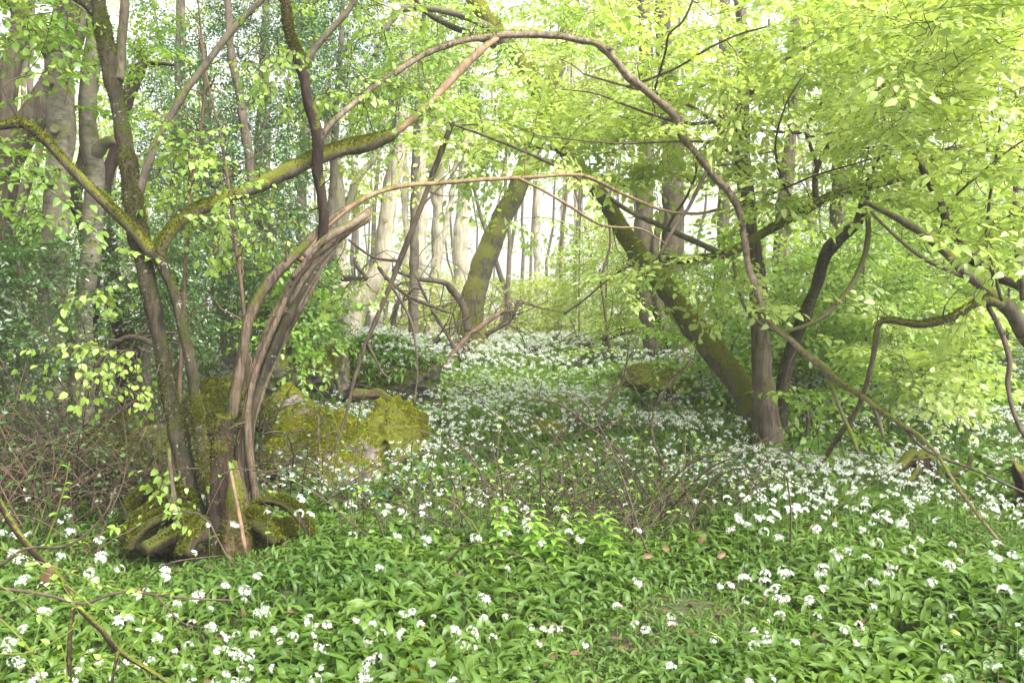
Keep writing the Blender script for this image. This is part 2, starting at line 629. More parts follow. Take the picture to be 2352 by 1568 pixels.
def rock(px, py, d, rx, ry, rz, label, mat, seed, moss_n=0, sub=5, rot=0., planes=6, name='boulder', cat='boulder', mossmat='moss', tl=.026, rough=.32):
    r = np.random.default_rng(seed)
    V, Fc = ICO[sub]
    V = V.copy()
    V = V * (1 + .2 * snoise(V, 1.7, seed))[:, None]
    for k in range(planes):
        n = r.normal(size=3)
        n[2] = abs(n[2]) * .8
        n /= np.linalg.norm(n)
        c = r.uniform(.5, .8)
        s = np.maximum(V @ n - c, 0)
        V = V - n[None] * (s * .92)[:, None]
    V = V * (1 + rough * .4 * snoise(V, 4, seed + 1) + rough * .3 * snoise(V, 11, seed + 2) + rough * .14 * snoise(V, 30, seed + 4))[:, None]
    V = V * np.array([rx, ry, rz])
    c, s = math.cos(rot), math.sin(rot)
    V[:, :2] = np.stack([V[:, 0] * c - V[:, 1] * s, V[:, 0] * s + V[:, 1] * c], 1)
    o = P(px, py, d)
    if name == 'moss_cushion':
        o[2] = float(gh(o[0], o[1])) + .3 * rz
    V = V + o
    base = np.array([o[0], o[1], float(gh(o[0], o[1]))])
    t = thing(name, label, cat, base)
    mb = MB()
    mb.add(V, Fc)
    mb.build('rock', M[mat], t)
    ROCKS.append((o, rx, ry, rz, rot))
    if moss_n:
        w = lambda n, p: np.clip(n[:, 2] * 1. + .12 + .8 * snoise(p, 4, seed), 0, 1) ** 1.5
        mt = moss_tufts(V, [Fc], moss_n, w, r, tl)
        mt.build('moss', M[mossmat], t)
    return V, Fc, t


rock(738, 1052, 8.0, .6, .45, .42, 'large boulder with bright yellow moss on top and bare pink rock on its front', 'stone', 11, 26000, planes=7)
rock(905, 1000, 9.1, .33, .34, .34, 'rounded mossy hump touching the back right of the big front boulder', 'mosslump', 12, 14000, planes=2)
rock(682, 940, 10.0, .3, .3, .28, 'low boulder with a thick moss cap and shaded underside behind the big front boulder', 'stone', 13, 9000, planes=3)
rock(525, 940, 8.3, .42, .45, .44, 'tall moss covered boulder behind the forked trunk', 'stone2', 14, 15000, planes=5, mossmat='mossd')
rock(640, 862, 11.2, .34, .3, .32, 'dark rounded mossy rock beside the rubble and the arched stems', 'stone2', 15, 7000, planes=3, mossmat='mossd')
rock(722, 858, 11.8, .22, .25, .2, 'small broken rock pile stone left of the tilted slab', 'stone2', 16, 3500, sub=4, planes=6)
rock(775, 838, 12.6, .24, .3, .47, 'upright tilted stone slab with grey side and mossy top', 'stone', 17, 5000, planes=9, rot=.3)
SLAB = rock(905, 846, 12.9, .78, .6, .4, 'broad boulder crowned with flowering wild garlic behind the meadow', 'stone2', 18, 9000, planes=5, mossmat='mossd')
rock(1512, 872, 12.6, .48, .4, .22, 'low mossy boulder at the foot of the two brown trunks', 'mosslump', 19, 9000, planes=3)
rock(325, 1030, 7.7, .46, .4, .3, 'dark shaded boulder behind the brambles left of the forked tree', 'stone2', 20, 8000, planes=5, mossmat='mossd')
rock(1955, 845, 14., .5, .45, .36, 'mossy boulder at the foot of the ragged brown trunk', 'stone2', 21, 6000, planes=4)
rock(2125, 835, 14.6, .65, .5, .33, 'brown mossy boulder half hidden by low hanging leaves', 'stone2', 22, 6000, planes=5)
rock(2290, 815, 15., .6, .5, .34, 'dark mossy boulder beyond the dark hanging stem', 'stone2', 23, 6000, planes=5)
rock(2130, 968, 11.2, .26, .22, .09, 'flat yellow moss cushion among garlic flowers below the mossy limb', 'mosslump', 24, 5000, sub=4, planes=0, name='moss_cushion', cat='moss')
rock(1255, 935, 10.8, .24, .25, .1, 'low olive moss mound in the middle of the flower meadow', 'mosslump', 25, 3500, sub=4, planes=0, name='moss_cushion', cat='moss')
rock(1345, 880, 12.8, .3, .25, .12, 'low moss mound in the back of the meadow below the bright gap', 'mosslump', 26, 3500, sub=4, planes=0, name='moss_cushion', cat='moss')
rock(800, 975, 9.2, .06, .07, .09, 'small bare reddish stone standing behind the big front boulder', 'stone2', 27, 0, sub=4, name='stone', cat='stone')
rock(985, 1432, 3.75, .1, .12, .05, 'small yellow moss cushion among the nearest garlic leaves', 'mosslump', 28, 5000, sub=4, planes=0, name='moss_cushion', cat='moss', tl=.012)
rock(505, 1545, 3.1, .08, .1, .05, 'small brown moss cushion at the bottom edge among garlic', 'mosslump', 29, 5000, sub=4, planes=0, name='moss_cushion', cat='moss', tl=.012)

# ------------------------------------------------------------------ hero trees
LSKEL = {}
SPR = {}
SPR['big'] = [make_spray(100 + k, .62, .105, .62, 6, .22, .07, .2) for k in range(6)]
SPR['hang'] = [make_spray(120 + k, .34, .052, .78, 3, .4, .055, .8, .5) for k in range(5)]
SPR['fine'] = [make_spray(140 + k, .6, .085, .6, 6, .2, .06, .25, .45) for k in range(5)]
SPR['holly'] = [make_spray(160 + k, .5, .055, .55, 6, .15, .032, .1, .8) for k in range(5)]
SPR['far'] = [make_spray(180 + k, .9, .11, .65, 6, .25, .075, .2, .5) for k in range(5)]


def limb(t, name, pts, mat, seg=14, lump=.07, ridge=.03, seed=1, step=.035, ground=False, wob=None, flare=0., moss=0, mossmat='mossd', tl=.014, label=None, spurs=None, splint=0):
    q = px_path(pts, step, 0, ground, seed)
    r = np.random.default_rng(seed + 4000)
    al = np.cumsum(np.r_[0, np.linalg.norm(np.diff(q[:, :3], axis=0), axis=1)])
    ln = al[-1]
    rm = float(np.median(q[:, 3]))
    if wob is None:
        wob = min(.35 * rm, .014)
    if wob:                                   # short kinks, fading out at the two ends
        f = np.clip(np.minimum(al, ln - al) / (.12 * ln + .01), 0, 1)[:, None]
        for fr, am in ((3.2, 1.), (9., .55)):
            q[:, :3] += f * wob * am * np.stack([snoise(q[:, :3], fr, seed * 10 + k + int(fr)) for k in range(3)], 1)
    if name in ('limb', 'branch', 'stem', 'strand', 'trunk') and rm < .12:
        for c in np.arange(r.uniform(.05, .3), ln - .05, .28) + r.uniform(-.1, .1, len(np.arange(.0, 1)))[0]:
            c += r.uniform(-.1, .1)
            q[:, 3] *= 1 + r.uniform(.04, .22) * np.exp(-((al - c) / (1.1 * rm + .012)) ** 2)
        q[:, 3] *= 1 + .07 * snoise(q[:, :3], 4.5, seed + 60)
    V, Fs = tube(q, seg, lump, ridge, seed, True, flare)
    mb = MB()
    mb.add(V, Fs)
    if spurs is None:
        spurs = int(ln * 4) if name in ('limb', 'branch', 'stem') and .006 < rm < .09 else 0
    if spurs > 1:
        i = r.integers(len(q) // 10, len(q), spurs)
        tg = nrm(np.gradient(q[:, :3], axis=0))[i]
        d = nrm(tg * r.uniform(-.2, .9, (spurs, 1)) + r.normal(size=(spurs, 3)))
        L_ = r.uniform(.03, .16, spurs) * r.choice([.6, 1, 2], spurs)
        tt = np.linspace(0, 1, 5)[None, :, None]
        p = q[i, :3][:, None] + d[:, None] * (q[i, 3] * .6)[:, None, None] + d[:, None] * L_[:, None, None] * tt + r.normal(size=(spurs, 1, 3)) * .25 * L_[:, None, None] * tt ** 2
        rr_ = (np.clip(q[i, 3] * .28, .0022, .007))[:, None] * np.linspace(1, .55, 5)[None]
        mb.add(*tubes(p, rr_, 5))
    o = mb.build(name, M[mat], t, label=label)
    if splint:
        e = q[-1]
        td = nrm(q[-1, :3] - q[-6, :3])
        p0 = e[:3] + r.normal(size=(splint, 3)) * e[3] * .55 - td * .03
        d = nrm(td + r.normal(size=(splint, 3)) * .16)
        L_ = r.uniform(.05, .14, splint)
        tt = np.linspace(0, 1, 4)[None, :, None]
        m2 = MB()
        m2.add(*tubes(p0[:, None] + d[:, None] * L_[:, None, None] * tt, r.uniform(.003, .009, splint)[:, None] * np.array([1, .8, .5, .08])[None], 4))
        m2.build('splinters', M['tan'], o)
    if moss:
        r = np.random.default_rng(seed + 900)
        w = lambda n, p: np.clip(n[:, 2] * .8 + .1 + .9 * snoise(p, 5, seed + 3), 0, 1) ** 2
        mt = moss_tufts(V, Fs, moss, w, r, tl)
        mt.build('moss', M[mossmat], o)
    return q


def crown(t, skel, targets, spr, leafmat, seed, r0=.012, per=3, scale=1., kind='oval', twigmat='twig', roll=.3, flat=.6, sag=.1, twigs=True, bend=.18, seg=4):
    r = np.random.default_rng(seed)
    paths, rads = grow(skel, targets, r, r0, bend, sag)
    mbt, mbl = MB(), MB()
    mbt.add(*tubes(paths, rads, seg))
    tip = paths[:, -1]
    pos, dr = [], []
    N = paths.shape[1]
    for k in range(per):
        i = np.maximum(N - 1 - r.integers(0, max(2, N // 2), len(paths)), 1) if k else np.full(len(paths), N - 1)
        p = paths[np.arange(len(paths)), i]
        d = nrm(p - paths[np.arange(len(paths)), i - 1])
        a = r.normal(0, .9 if k else .4, len(paths))
        c, s = np.cos(a), np.sin(a)
        d = np.stack([d[:, 0] * c - d[:, 1] * s, d[:, 0] * s + d[:, 1] * c, d[:, 2] * (1 - flat) + r.normal(0, .12, len(paths))], 1)
        pos.append(p)
        dr.append(d)
    pos, dr = np.vstack(pos), np.vstack(dr)
    put_sprays(mbt, mbl, SPR[spr], pos, dr, scale * r.uniform(.7, 1.25, len(pos)), r, kind, roll, twigs)
    mbt.build('twigs', M[twigmat], t)
    mbl.build('foliage', M[leafmat], t)


def foot(px, py, d):
    p = P(px, py, d)
    return (p[0], p[1], float(gh(p[0], p[1])))


# --- forked mossy tree, left
T = thing('coppice_tree', 'dark mossy forked tree with two parallel stems and spreading limbs left of the boulders', 'tree', foot(465, 1225, 6.0))
s1 = limb(T, 'trunk', [(462, 1225, 6.0, 61.6), (432, 1120, 6.0, 42.2), (402, 960, 6.0, 37.0), (372, 800, 6.0, 33.4), (344, 640, 6.02, 35.2), (322, 545, 6.05, 40.5), (300, 430, 6.1, 37.0), (272, 250, 6.2, 35.2), (246, 110, 6.25, 33.4), (230, 30, 6.3, 31.7), (212, -90, 6.4, 29.9)], 'mossy', 20, .1, .05, 1, .03, True, flare=.12, moss=9000)
s2 = limb(T, 'stem', [(496, 1205, 5.9, 31.7), (470, 1060, 5.9, 25.5), (438, 850, 5.92, 22.9), (402, 700, 5.95, 22.0), (368, 605, 5.95, 26.4), (350, 578, 5.95, 31.7)], 'mossy', 16, .08, .04, 2, .03, True, moss=6000)
l1 = limb(T, 'limb', [(356, 588, 5.95, 26.5), (305, 532, 5.9, 23.4), (232, 462, 5.8, 21.1), (152, 377, 5.7, 19.5), (92, 313, 5.6, 19.5), (50, 287, 5.55, 18.7), (0, 292, 5.5, 17.2), (-90, 297, 5.3, 15.6)], 'mossy2', 14, .1, .03, 3, moss=5000)
l2 = limb(T, 'limb', [(362, 592, 5.95, 28.1), (380, 550, 5.97, 28.1), (428, 492, 6.05, 27.3), (520, 456, 6.2, 28.9), (600, 425, 6.3, 29.6), (700, 376, 6.45, 29.6), (780, 345, 6.6, 31.2), (860, 325, 6.75, 31.2), (900, 310, 6.8, 26.5), (915, 300, 6.83, 14.0)], 'mossy2', 16, .08, .03, 4, moss=7000, label='long right hand limb with a thick moss back')
l2b = limb(T, 'limb', [(885, 316, 6.77, 18.7), (918, 297, 6.83, 18.7), (955, 268, 6.9, 17.9), (1010, 215, 7.0, 17.9), (1070, 152, 7.15, 17.9), (1120, 105, 7.3, 15.6), (1150, 80, 7.4, 10.9)], 'tan', 14, .07, .03, 4, label='thin tan end of the right hand limb')
l3 = limb(T, 'limb', [(318, 450, 6.1, 18.7), (335, 385, 6.12, 17.2), (362, 315, 6.15, 16.4), (422, 218, 6.2, 15.6), (500, 112, 6.25, 15.6), (560, 40, 6.3, 15.6), (600, 0, 6.32, 14.8), (660, -70, 6.4, 13.3)], 'greytwig', 12, .05, .02, 5)
l4 = limb(T, 'limb', [(272, 185, 6.2, 20.3), (280, 95, 6.3, 19.5), (286, -10, 6.4, 18.7), (290, -90, 6.45, 17.2)], 'brown', 12, .06, .03, 6)
l5 = limb(T, 'limb', [(222, 40, 6.3, 20.3), (190, 10, 6.25, 18.7), (150, -15, 6.2, 17.2), (100, -60, 6.1, 15.6)], 'mossy', 12, .08, .03, 7)
for k, pts in enumerate([
    [(440, 1150, 5.95, 40), (400, 1140, 5.85, 38), (350, 1165, 5.8, 30), (312, 1195, 5.75, 26), (285, 1230, 5.75, 20)],
    [(445, 1175, 5.85, 40), (400, 1180, 5.75, 36), (350, 1195, 5.65, 32), (318, 1228, 5.6, 28), (300, 1262, 5.6, 24)],
    [(450, 1200, 5.8, 46), (410, 1215, 5.7, 42), (370, 1235, 5.6, 36), (330, 1262, 5.5, 30)],
    [(430, 1130, 6.1, 40), (390, 1120, 6.15, 36), (340, 1130, 6.2, 30), (300, 1160, 6.2, 26)],
    [(470, 1215, 5.75, 60), (440, 1240, 5.65, 44), (420, 1275, 5.6, 36)]]):
    limb(T, 'root', pts, 'root', 14, .3, .12, 20 + k, .02, wob=.02, moss=5000, tl=.02)
limb(T, 'stem', [(415, 1240, 5.7, 12), (402, 1160, 5.72, 11), (392, 1080, 5.75, 9), (388, 1030, 5.8, 8)], 'brown', 8, .05, 0, 30)
sk = np.vstack([s1, s2, l1, l2, l3, l4, l5])
rr = np.random.default_rng(51)
tg = np.vstack([ell(240, 640, 60, 50, 5.5, 6.2, 4, rr), ell(220, 815, 110, 14, 5.3, 6.2, 5, rr), ell(460, 440, 110, 90, 5.8, 6.8, 26, rr),
                ell(450, 330, 60, 40, 5.8, 6.6, 8, rr), ell(640, 100, 70, 110, 6, 7, 14, rr), ell(90, 40, 90, 50, 5.4, 6.4, 5, rr),
                ell(640, 540, 70, 60, 6.5, 7.2, 10, rr), ell(870, 220, 130, 60, 6.5, 7.3, 12, rr), ell(420, 1130, 70, 60, 5.6, 5.9, 3, rr),
                ell(290, 860, 60, 40, 5.6, 6.0, 4, rr)])
crown(T, sk, tg, 'hang', 'hazel', 52, .009, 2, 1.0, flat=.3, sag=.12)

def mound(t, px, py, d, rx, ry, rz, seed):
    V, Fc = ICO[5]
    V = V * (1 + .22 * snoise(V, 2.5, seed) + .12 * snoise(V, 8, seed + 1) + .06 * snoise(V, 24, seed + 2))[:, None] * np.array([rx, ry, rz]) + P(px, py, d)
    mb = MB()
    mb.add(V, Fc)
    o = mb.build('root_mound', M['root'], t)
    mt = moss_tufts(V, [Fc], 9000, lambda n, p: np.clip(n[:, 2] * .8 + .9 * snoise(p, 6, seed), 0, 1) ** 1.6, np.random.default_rng(seed), .02)
    mt.build('moss', M['mossd'], o)


mound(T, 385, 1228, 5.95, .22, .2, .16, 231)
# --- arched stems from the same corner
T = thing('arched_tree', 'tree of split brown stems arching up to the right out of a rotten hollow base', 'tree', foot(565, 1220, 6.1))
b1 = limb(T, 'stem', [(568, 1210, 6.1, 50), (560, 1100, 6.1, 30), (563, 1000, 6.12, 26), (584, 890, 6.15, 27), (618, 790, 6.2, 30), (662, 690, 6.25, 32), (712, 610, 6.3, 30), (752, 560, 6.35, 24), (795, 528, 6.4, 20), (842, 502, 6.5, 19)], 'split', 18, .16, .14, 41, .022, True, splint=12, label='main split stem with a broken upper end')
b2 = limb(T, 'stem', [(533, 960, 6.1, 26), (545, 900, 6.1, 25), (560, 810, 6.12, 24), (578, 720, 6.15, 23), (620, 645, 6.2, 22), (690, 575, 6.3, 18), (740, 520, 6.4, 15), (790, 480, 6.5, 13)], 'split', 14, .12, .08, 42, .022)
b3 = limb(T, 'stem', [(592, 1190, 6.05, 16), (580, 1080, 6.05, 13), (574, 980, 6.05, 13), (582, 880, 6.08, 13), (604, 800, 6.1, 14), (636, 715, 6.15, 14), (676, 640, 6.2, 12), (724, 580, 6.3, 10)], 'split', 12, .16, .08, 43, .022, wob=.012)
for k, (o_, w_) in enumerate([(-13, 15), (12, 20), (20, 12), (-5, 10), (27, 9), (3, 16)]):
    limb(T, 'strand', [(566 + o_ * .5, 1130, 6.08, w_), (563 + o_ * .6, 1000, 6.1 - .03 * (k % 2), w_), (586 + o_ * .9, 890, 6.12, w_), (622 + o_ * 1.2, 785, 6.15 + .03 * k, w_ * 1.1), (668 + o_, 690 + o_ * .5, 6.2, w_), (712 + o_ * .6, 622 + o_ * .8, 6.25, w_ * .8), (745 + 14 * k % 40, 575 - 3 * k, 6.3, w_ * .4)], ['split', 'mossy', 'brown', 'peel', 'split', 'brown'][k], 9, .18, .1, 240 + k, .025, wob=.008)
b4 = limb(T, 'stem', [(640, 740, 6.36, 26.4), (690, 650, 6.38, 26.4), (735, 570, 6.36, 24.6), (744, 510, 6.35, 23.8), (742, 450, 6.35, 22.9), (734, 390, 6.34, 22.0), (735, 310, 6.32, 24.6), (708, 220, 6.3, 22.9), (693, 150, 6.3, 26.4), (668, 85, 6.3, 22.9), (656, 20, 6.3, 22.0), (648, -80, 6.3, 23.8)], 'black', 16, .1, .03, 44, moss=3500, label='dark wet upright stem rising through the limbs')
b5 = limb(T, 'branch', [(700, 150, 6.3, 17.6), (728, 105, 6.3, 14.1), (765, 60, 6.3, 13.2), (800, 20, 6.3, 13.2), (850, -60, 6.3, 12.3)], 'greytwig', 10, .05, .02, 45)
b6 = limb(T, 'branch', [(690, 600, 6.3, 17.6), (740, 530, 6.4, 15.0), (790, 486, 6.5, 13.2), (850, 450, 6.6, 11.4), (915, 429, 6.8, 12.3), (1000, 420, 7.0, 10.6), (1100, 412, 7.2, 10.6), (1200, 409, 7.5, 9.7), (1320, 402, 7.9, 8.8), (1370, 415, 8.1, 8.8), (1440, 450, 8.4, 7.9), (1520, 482, 8.7, 7.0), (1600, 490, 9.0, 7.0), (1655, 480, 9.3, 5.3)], 'tan', 10, .06, .02, 46, label='thin orange tan branch reaching across the bright gap')
b7 = limb(T, 'branch', [(1190, 409, 7.45, 7.9), (1245, 436, 7.5, 7.0), (1310, 475, 7.6, 6.2), (1385, 518, 7.7, 6.2), (1470, 526, 7.8, 4.4), (1530, 560, 7.9, 2.6)], 'tan', 8, .05, 0, 47)
limb(T, 'broken_stub', [(700, 590, 6.15, 20), (750, 545, 6.2, 17), (790, 520, 6.25, 18), (838, 493, 6.3, 19)], 'peel', 10, .14, .08, 48, splint=8)
limb(T, 'broken_stub', [(668, 640, 6.1, 16), (700, 600, 6.12, 14), (735, 560, 6.15, 10), (760, 528, 6.2, 5)], 'split', 8, .1, .06, 49)
limb(T, 'stump', [(508, 1190, 5.95, 50), (510, 1100, 5.95, 46), (513, 1020, 5.97, 42), (518, 955, 6.0, 40)], 'black', 16, .22, .08, 50, .02, True, moss=3000)
limb(T, 'stump', [(545, 1225, 5.9, 80), (548, 1170, 5.9, 66), (540, 1110, 5.95, 40), (533, 1060, 6., 26)], 'rotten', 16, .2, .1, 53, .02, True, moss=3500)
limb(T, 'root', [(570, 1165, 6.0, 44), (608, 1152, 6.0, 34), (650, 1158, 5.95, 30), (685, 1185, 5.9, 24), (715, 1240, 5.9, 18)], 'root', 14, .32, .14, 54, .02, wob=.022, moss=6000, tl=.022)
limb(T, 'root', [(580, 1190, 5.9, 50), (610, 1215, 5.85, 36), (640, 1245, 5.8, 28)], 'root', 14, .32, .14, 55, .02, wob=.02, moss=4000, tl=.022)
mound(T, 625, 1240, 6.05, .18, .16, .13, 232)
# stringy split fibres around the bend
rr = np.random.default_rng(60)
K, N = 46, 10
i0 = rr.integers(len(b1) // 4, len(b1) * 3 // 4, K)
pa, ra = [], []
for k in range(K):
    n_ = rr.integers(25, 60)
    seg_ = b1[i0[k]:min(i0[k] + n_, len(b1))]
    if len(seg_) < 8:
        seg_ = b1[-30:]
    ix = np.linspace(0, len(seg_) - 1, N).astype(int)
    off = nrm(rr.normal(size=(1, 3))) * (seg_[ix, 3:4] * rr.uniform(.9, 1.5))
    pa.append(seg_[ix, :3] + off + rr.normal(size=(N, 3)) * .01)
    ra.append(np.full(N, rr.uniform(.0015, .005)))
mb = MB()
mb.add(*tubes(np.array(pa), np.array(ra), 4))
mb.build('bark_strips', M['tan'], T)
sk = np.vstack([b4, b5, b6])
tg = np.vstack([ell(790, 190, 90, 60, 6.0, 7.2, 9, rr), ell(760, 640, 60, 60, 6.6, 7.4, 4, rr), ell(1180, 520, 60, 60, 7, 7.6, 3, rr), ell(880, 30, 60, 40, 6.2, 7.2, 6, rr)])
crown(T, sk, tg, 'hang', 'hazel', 61, .008, 2, 1.0, flat=.3)

# leaning bare pole
T = thing('bare_pole', 'bare peeled tan pole leaning against the rotten base of the arched stems', 'pole', foot(562, 1255, 5.7))
limb(T, 'pole', [(563, 1262, 5.7, 10), (548, 1170, 5.75, 9), (536, 1110, 5.8, 8), (526, 1060, 5.85, 6)], 'tan', 8, .04, 0, 62)

# --- long arching dead stem
T = thing('arching_branch', 'long peeling branch arching from the dark upright stem over to the meadow on the right', 'branch', foot(2300, 1250, 5.4))
a1 = limb(T, 'stem', [(735, 322, 6.3, 14.4), (760, 285, 6.3, 13.0), (800, 248, 6.4, 13.7), (870, 190, 6.6, 14.4), (960, 135, 6.85, 14.4), (1050, 95, 7.1, 15.1), (1150, 79, 7.4, 15.8), (1250, 76, 7.7, 15.8), (1340, 90, 7.9, 17.3), (1385, 108, 8.0, 18.7), (1440, 172, 8.1, 17.3), (1500, 225, 8.3, 18.0), (1545, 265, 8.4, 17.3), (1562, 310, 8.45, 15.8), (1600, 360, 8.5, 15.8), (1650, 412, 8.6, 15.8), (1690, 462, 8.65, 14.4), (1708, 530, 8.65, 13.0), (1735, 640, 8.6, 14.4), (1770, 735, 8.4, 13.0), (1830, 800, 8.0, 13.7), (1900, 860, 7.6, 13.0), (1990, 922, 7.0, 12.2), (2075, 980, 6.6, 10.8), (2140, 1030, 6.2, 8.6), (2185, 1095, 5.9, 7.9), (2245, 1180, 5.6, 7.2), (2305, 1255, 5.4, 6.5)], 'peel', 14, .16, .06, 70, .025, wob=.018, moss=2500)
limb(T, 'twig', [(1895, 856, 7.6, 11), (1912, 890, 7.5, 10), (1935, 950, 7.4, 9), (1958, 1000, 7.3, 9), (1972, 1042, 7.25, 7)], 'greytwig', 8, .08, 0, 71)
limb(T, 'twig', [(2005, 930, 6.95, 9), (2020, 970, 6.9, 9), (2030, 1005, 6.85, 7)], 'greytwig', 8, .1, 0, 72)
limb(T, 'twig', [(2080, 985, 6.55, 8), (2110, 1020, 6.4, 8), (2160, 1050, 6.3, 7), (2240, 1080, 6.2, 6), (2352, 1130, 6.1, 5)], 'twig', 8, .06, 0, 73)
limb(T, 'stub', [(1385, 108, 8.0, 14), (1408, 110, 7.95, 10)], 'peel', 8, .1, 0, 74)
limb(T, 'stub', [(1556, 285, 8.4, 16), (1574, 277, 8.35, 9)], 'peel', 8, .1, 0, 75)
limb(T, 'twig', [(1625, 390, 8.55, 9), (1600, 440, 8.5, 9), (1580, 480, 8.45, 8), (1545, 530, 8.4, 8), (1515, 590, 8.4, 8), (1530, 602, 8.5, 6)], 'twig', 8, .05, 0, 76)

# --- mossy leaning trunk right of centre
T = thing('leaning_tree', 'thick mossy trunk leaning to the upper left across the right of the meadow', 'tree', foot(1770, 1010, 10.4))
q = limb(T, 'trunk', [(1770, 1015, 10.3, 57.6), (1722, 920, 10.4, 52.2), (1645, 815, 10.5, 48.6), (1562, 712, 10.7, 43.2), (1492, 620, 10.8, 40.5), (1442, 550, 10.9, 37.8), (1392, 462, 11., 36.0), (1340, 398, 11.1, 36.0), (1302, 340, 11.2, 32.4), (1270, 280, 11.3, 31.5), (1205, 160, 11.5, 30.6), (1150, 80, 11.6, 30.6), (1100, 10, 11.8, 28.8), (1050, -80, 12, 27.0)], 'mossy2', 20, .12, .05, 80, .05, True, wob=.02, moss=16000, mossmat='moss', tl=.017)
c1 = limb(T, 'limb', [(1300, 345, 11.2, 24), (1260, 340, 11.1, 16), (1210, 330, 11., 12), (1150, 312, 10.8, 8)], 'peel', 10, .06, .02, 81)
c2 = limb(T, 'limb', [(1190, 130, 11.5, 22), (1120, 60, 11.4, 18), (1020, 25, 11.2, 16), (930, 26, 11.1, 12), (885, 70, 11., 10), (860, 130, 11., 8)], 'greytwig', 10, .06, .02, 82)
c3 = limb(T, 'limb', [(1175, 120, 11.5, 22), (1100, 85, 11.5, 16), (1040, 60, 11.4, 12), (980, 30, 11.4, 10), (940, -20, 11.4, 8)], 'mossy', 10, .06, .02, 83)
rr = np.random.default_rng(84)
tg = np.vstack([ell(1020, 90, 160, 110, 10.5, 12.5, 38, rr), ell(1250, 60, 150, 90, 10.5, 12.5, 34, rr), ell(1180, 260, 170, 80, 10, 12, 28, rr), ell(1080, 380, 110, 50, 10.2, 11.8, 10, rr), ell(1500, 680, 60, 60, 10, 10.8, 4, rr)])
crown(T, np.vstack([q[len(q) // 2:], c1, c2, c3]), tg, 'big', 'limeb', 85, .012, 2, .85, 'oval')

# --- right tree with ridged trunk
T = thing('spreading_tree', 'upright brown tree with a dark mossy side stem right of the leaning trunk', 'tree', foot(1768, 1040, 10.))
q = limb(T, 'trunk', [(1770, 1045, 10., 62), (1760, 960, 10., 52), (1752, 860, 10.05, 44), (1742, 700, 10.1, 38), (1728, 560, 10.15, 36), (1714, 450, 10.2, 34), (1700, 360, 10.25, 34), (1704, 260, 10.3, 30), (1712, 150, 10.4, 26), (1700, 20, 10.5, 24), (1690, -80, 10.6, 22)], 'brown', 20, .07, .05, 90, .045, True, flare=.15, moss=3000)
d1 = limb(T, 'stem', [(1792, 980, 10.1, 36), (1800, 880, 10.1, 30), (1816, 810, 10.1, 27), (1850, 715, 10., 26), (1880, 640, 9.95, 25), (1896, 585, 9.9, 27), (1930, 545, 9.9, 25), (1966, 515, 9.9, 22), (1982, 470, 9.9, 20), (1990, 445, 9.9, 18)], 'mossy', 16, .1, .03, 91, moss=5000)
d2 = limb(T, 'limb', [(1528, 602, 9.6, 11.9), (1590, 597, 9.6, 15.3), (1650, 585, 9.65, 18.7), (1700, 567, 9.7, 21.2), (1760, 533, 9.75, 20.4), (1840, 490, 9.8, 19.6), (1900, 456, 9.85, 18.7), (1980, 432, 9.9, 22.1), (2050, 412, 9.9, 21.2), (2110, 395, 9.9, 18.7), (2140, 365, 9.9, 13.6), (2180, 340, 9.9, 11.9), (2260, 330, 9.9, 9.3), (2352, 340, 9.9, 6.8)], 'mossy2', 14, .08, .03, 92, moss=4500)
d3 = limb(T, 'limb', [(1650, 580, 9.65, 13.6), (1600, 556, 9.6, 12.8), (1520, 520, 9.4, 11.9), (1450, 488, 9.2, 11.0), (1400, 455, 9.0, 10.2), (1300, 392, 8.7, 9.3), (1200, 345, 8.4, 7.6), (1120, 312, 8.2, 6.8), (1040, 285, 8.0, 5.1), (980, 255, 7.9, 3.4)], 'greytwig', 10, .05, .02, 93)
d4 = limb(T, 'limb', [(1990, 470, 9.9, 11.9), (1994, 540, 9.7, 11.9), (1972, 620, 9.5, 11.9), (1930, 690, 9.3, 11.0), (1870, 740, 9.2, 10.2), (1800, 758, 9.2, 8.5), (1745, 742, 9.2, 7.6), (1708, 700, 9.2, 7.6), (1692, 640, 9.3, 7.6), (1684, 590, 9.5, 8.5)], 'greytwig', 10, .05, 0, 94)
d5 = limb(T, 'limb', [(1874, 470, 9.83, 11.9), (1876, 395, 9.8, 11.9), (1905, 332, 9.75, 11.9), (1942, 293, 9.7, 11.9), (1985, 240, 9.6, 11.9), (2054, 173, 9.5, 11.9), (2097, 130, 9.4, 10.2), (2147, 68, 9.3, 9.3), (2122, 20, 9.3, 7.6), (2105, -40, 9.3, 6.8)], 'twig', 10, .05, .02, 95)
d6 = limb(T, 'limb', [(2147, 68, 9.3, 7.6), (2214, 62, 9.2, 6.8), (2311, 75, 9.1, 6.8), (2380, 120, 9.0, 5.1)], 'twig', 8, .05, 0, 96)
d7 = limb(T, 'limb', [(1877, 383, 9.8, 9.3), (1860, 333, 9.8, 8.5), (1852, 300, 9.8, 7.6), (1867, 263, 9.8, 6.8), (1897, 223, 9.8, 5.1)], 'twig', 8, .05, 0, 97)
d8 = limb(T, 'limb', [(1545, 600, 9.6, 7.6), (1520, 570, 9.5, 6.8), (1540, 510, 9.4, 6.8), (1580, 450, 9.3, 6.0), (1600, 380, 9.2, 5.1), (1570, 300, 9.2, 3.4)], 'twig', 8, .05, 0, 98)
d9 = limb(T, 'limb', [(1700, 340, 10.25, 11.9), (1640, 280, 10, 9.3), (1560, 230, 9.7, 7.6), (1440, 200, 9.4, 6.0), (1340, 170, 9.2, 4.2)], 'twig', 8, .05, 0, 99)
d10 = limb(T, 'limb', [(1706, 240, 10.3, 11.9), (1760, 170, 10, 9.3), (1850, 110, 9.8, 7.6), (1960, 60, 9.5, 6.0), (2040, 30, 9.2, 4.2)], 'twig', 8, .05, 0, 89)
XL = []
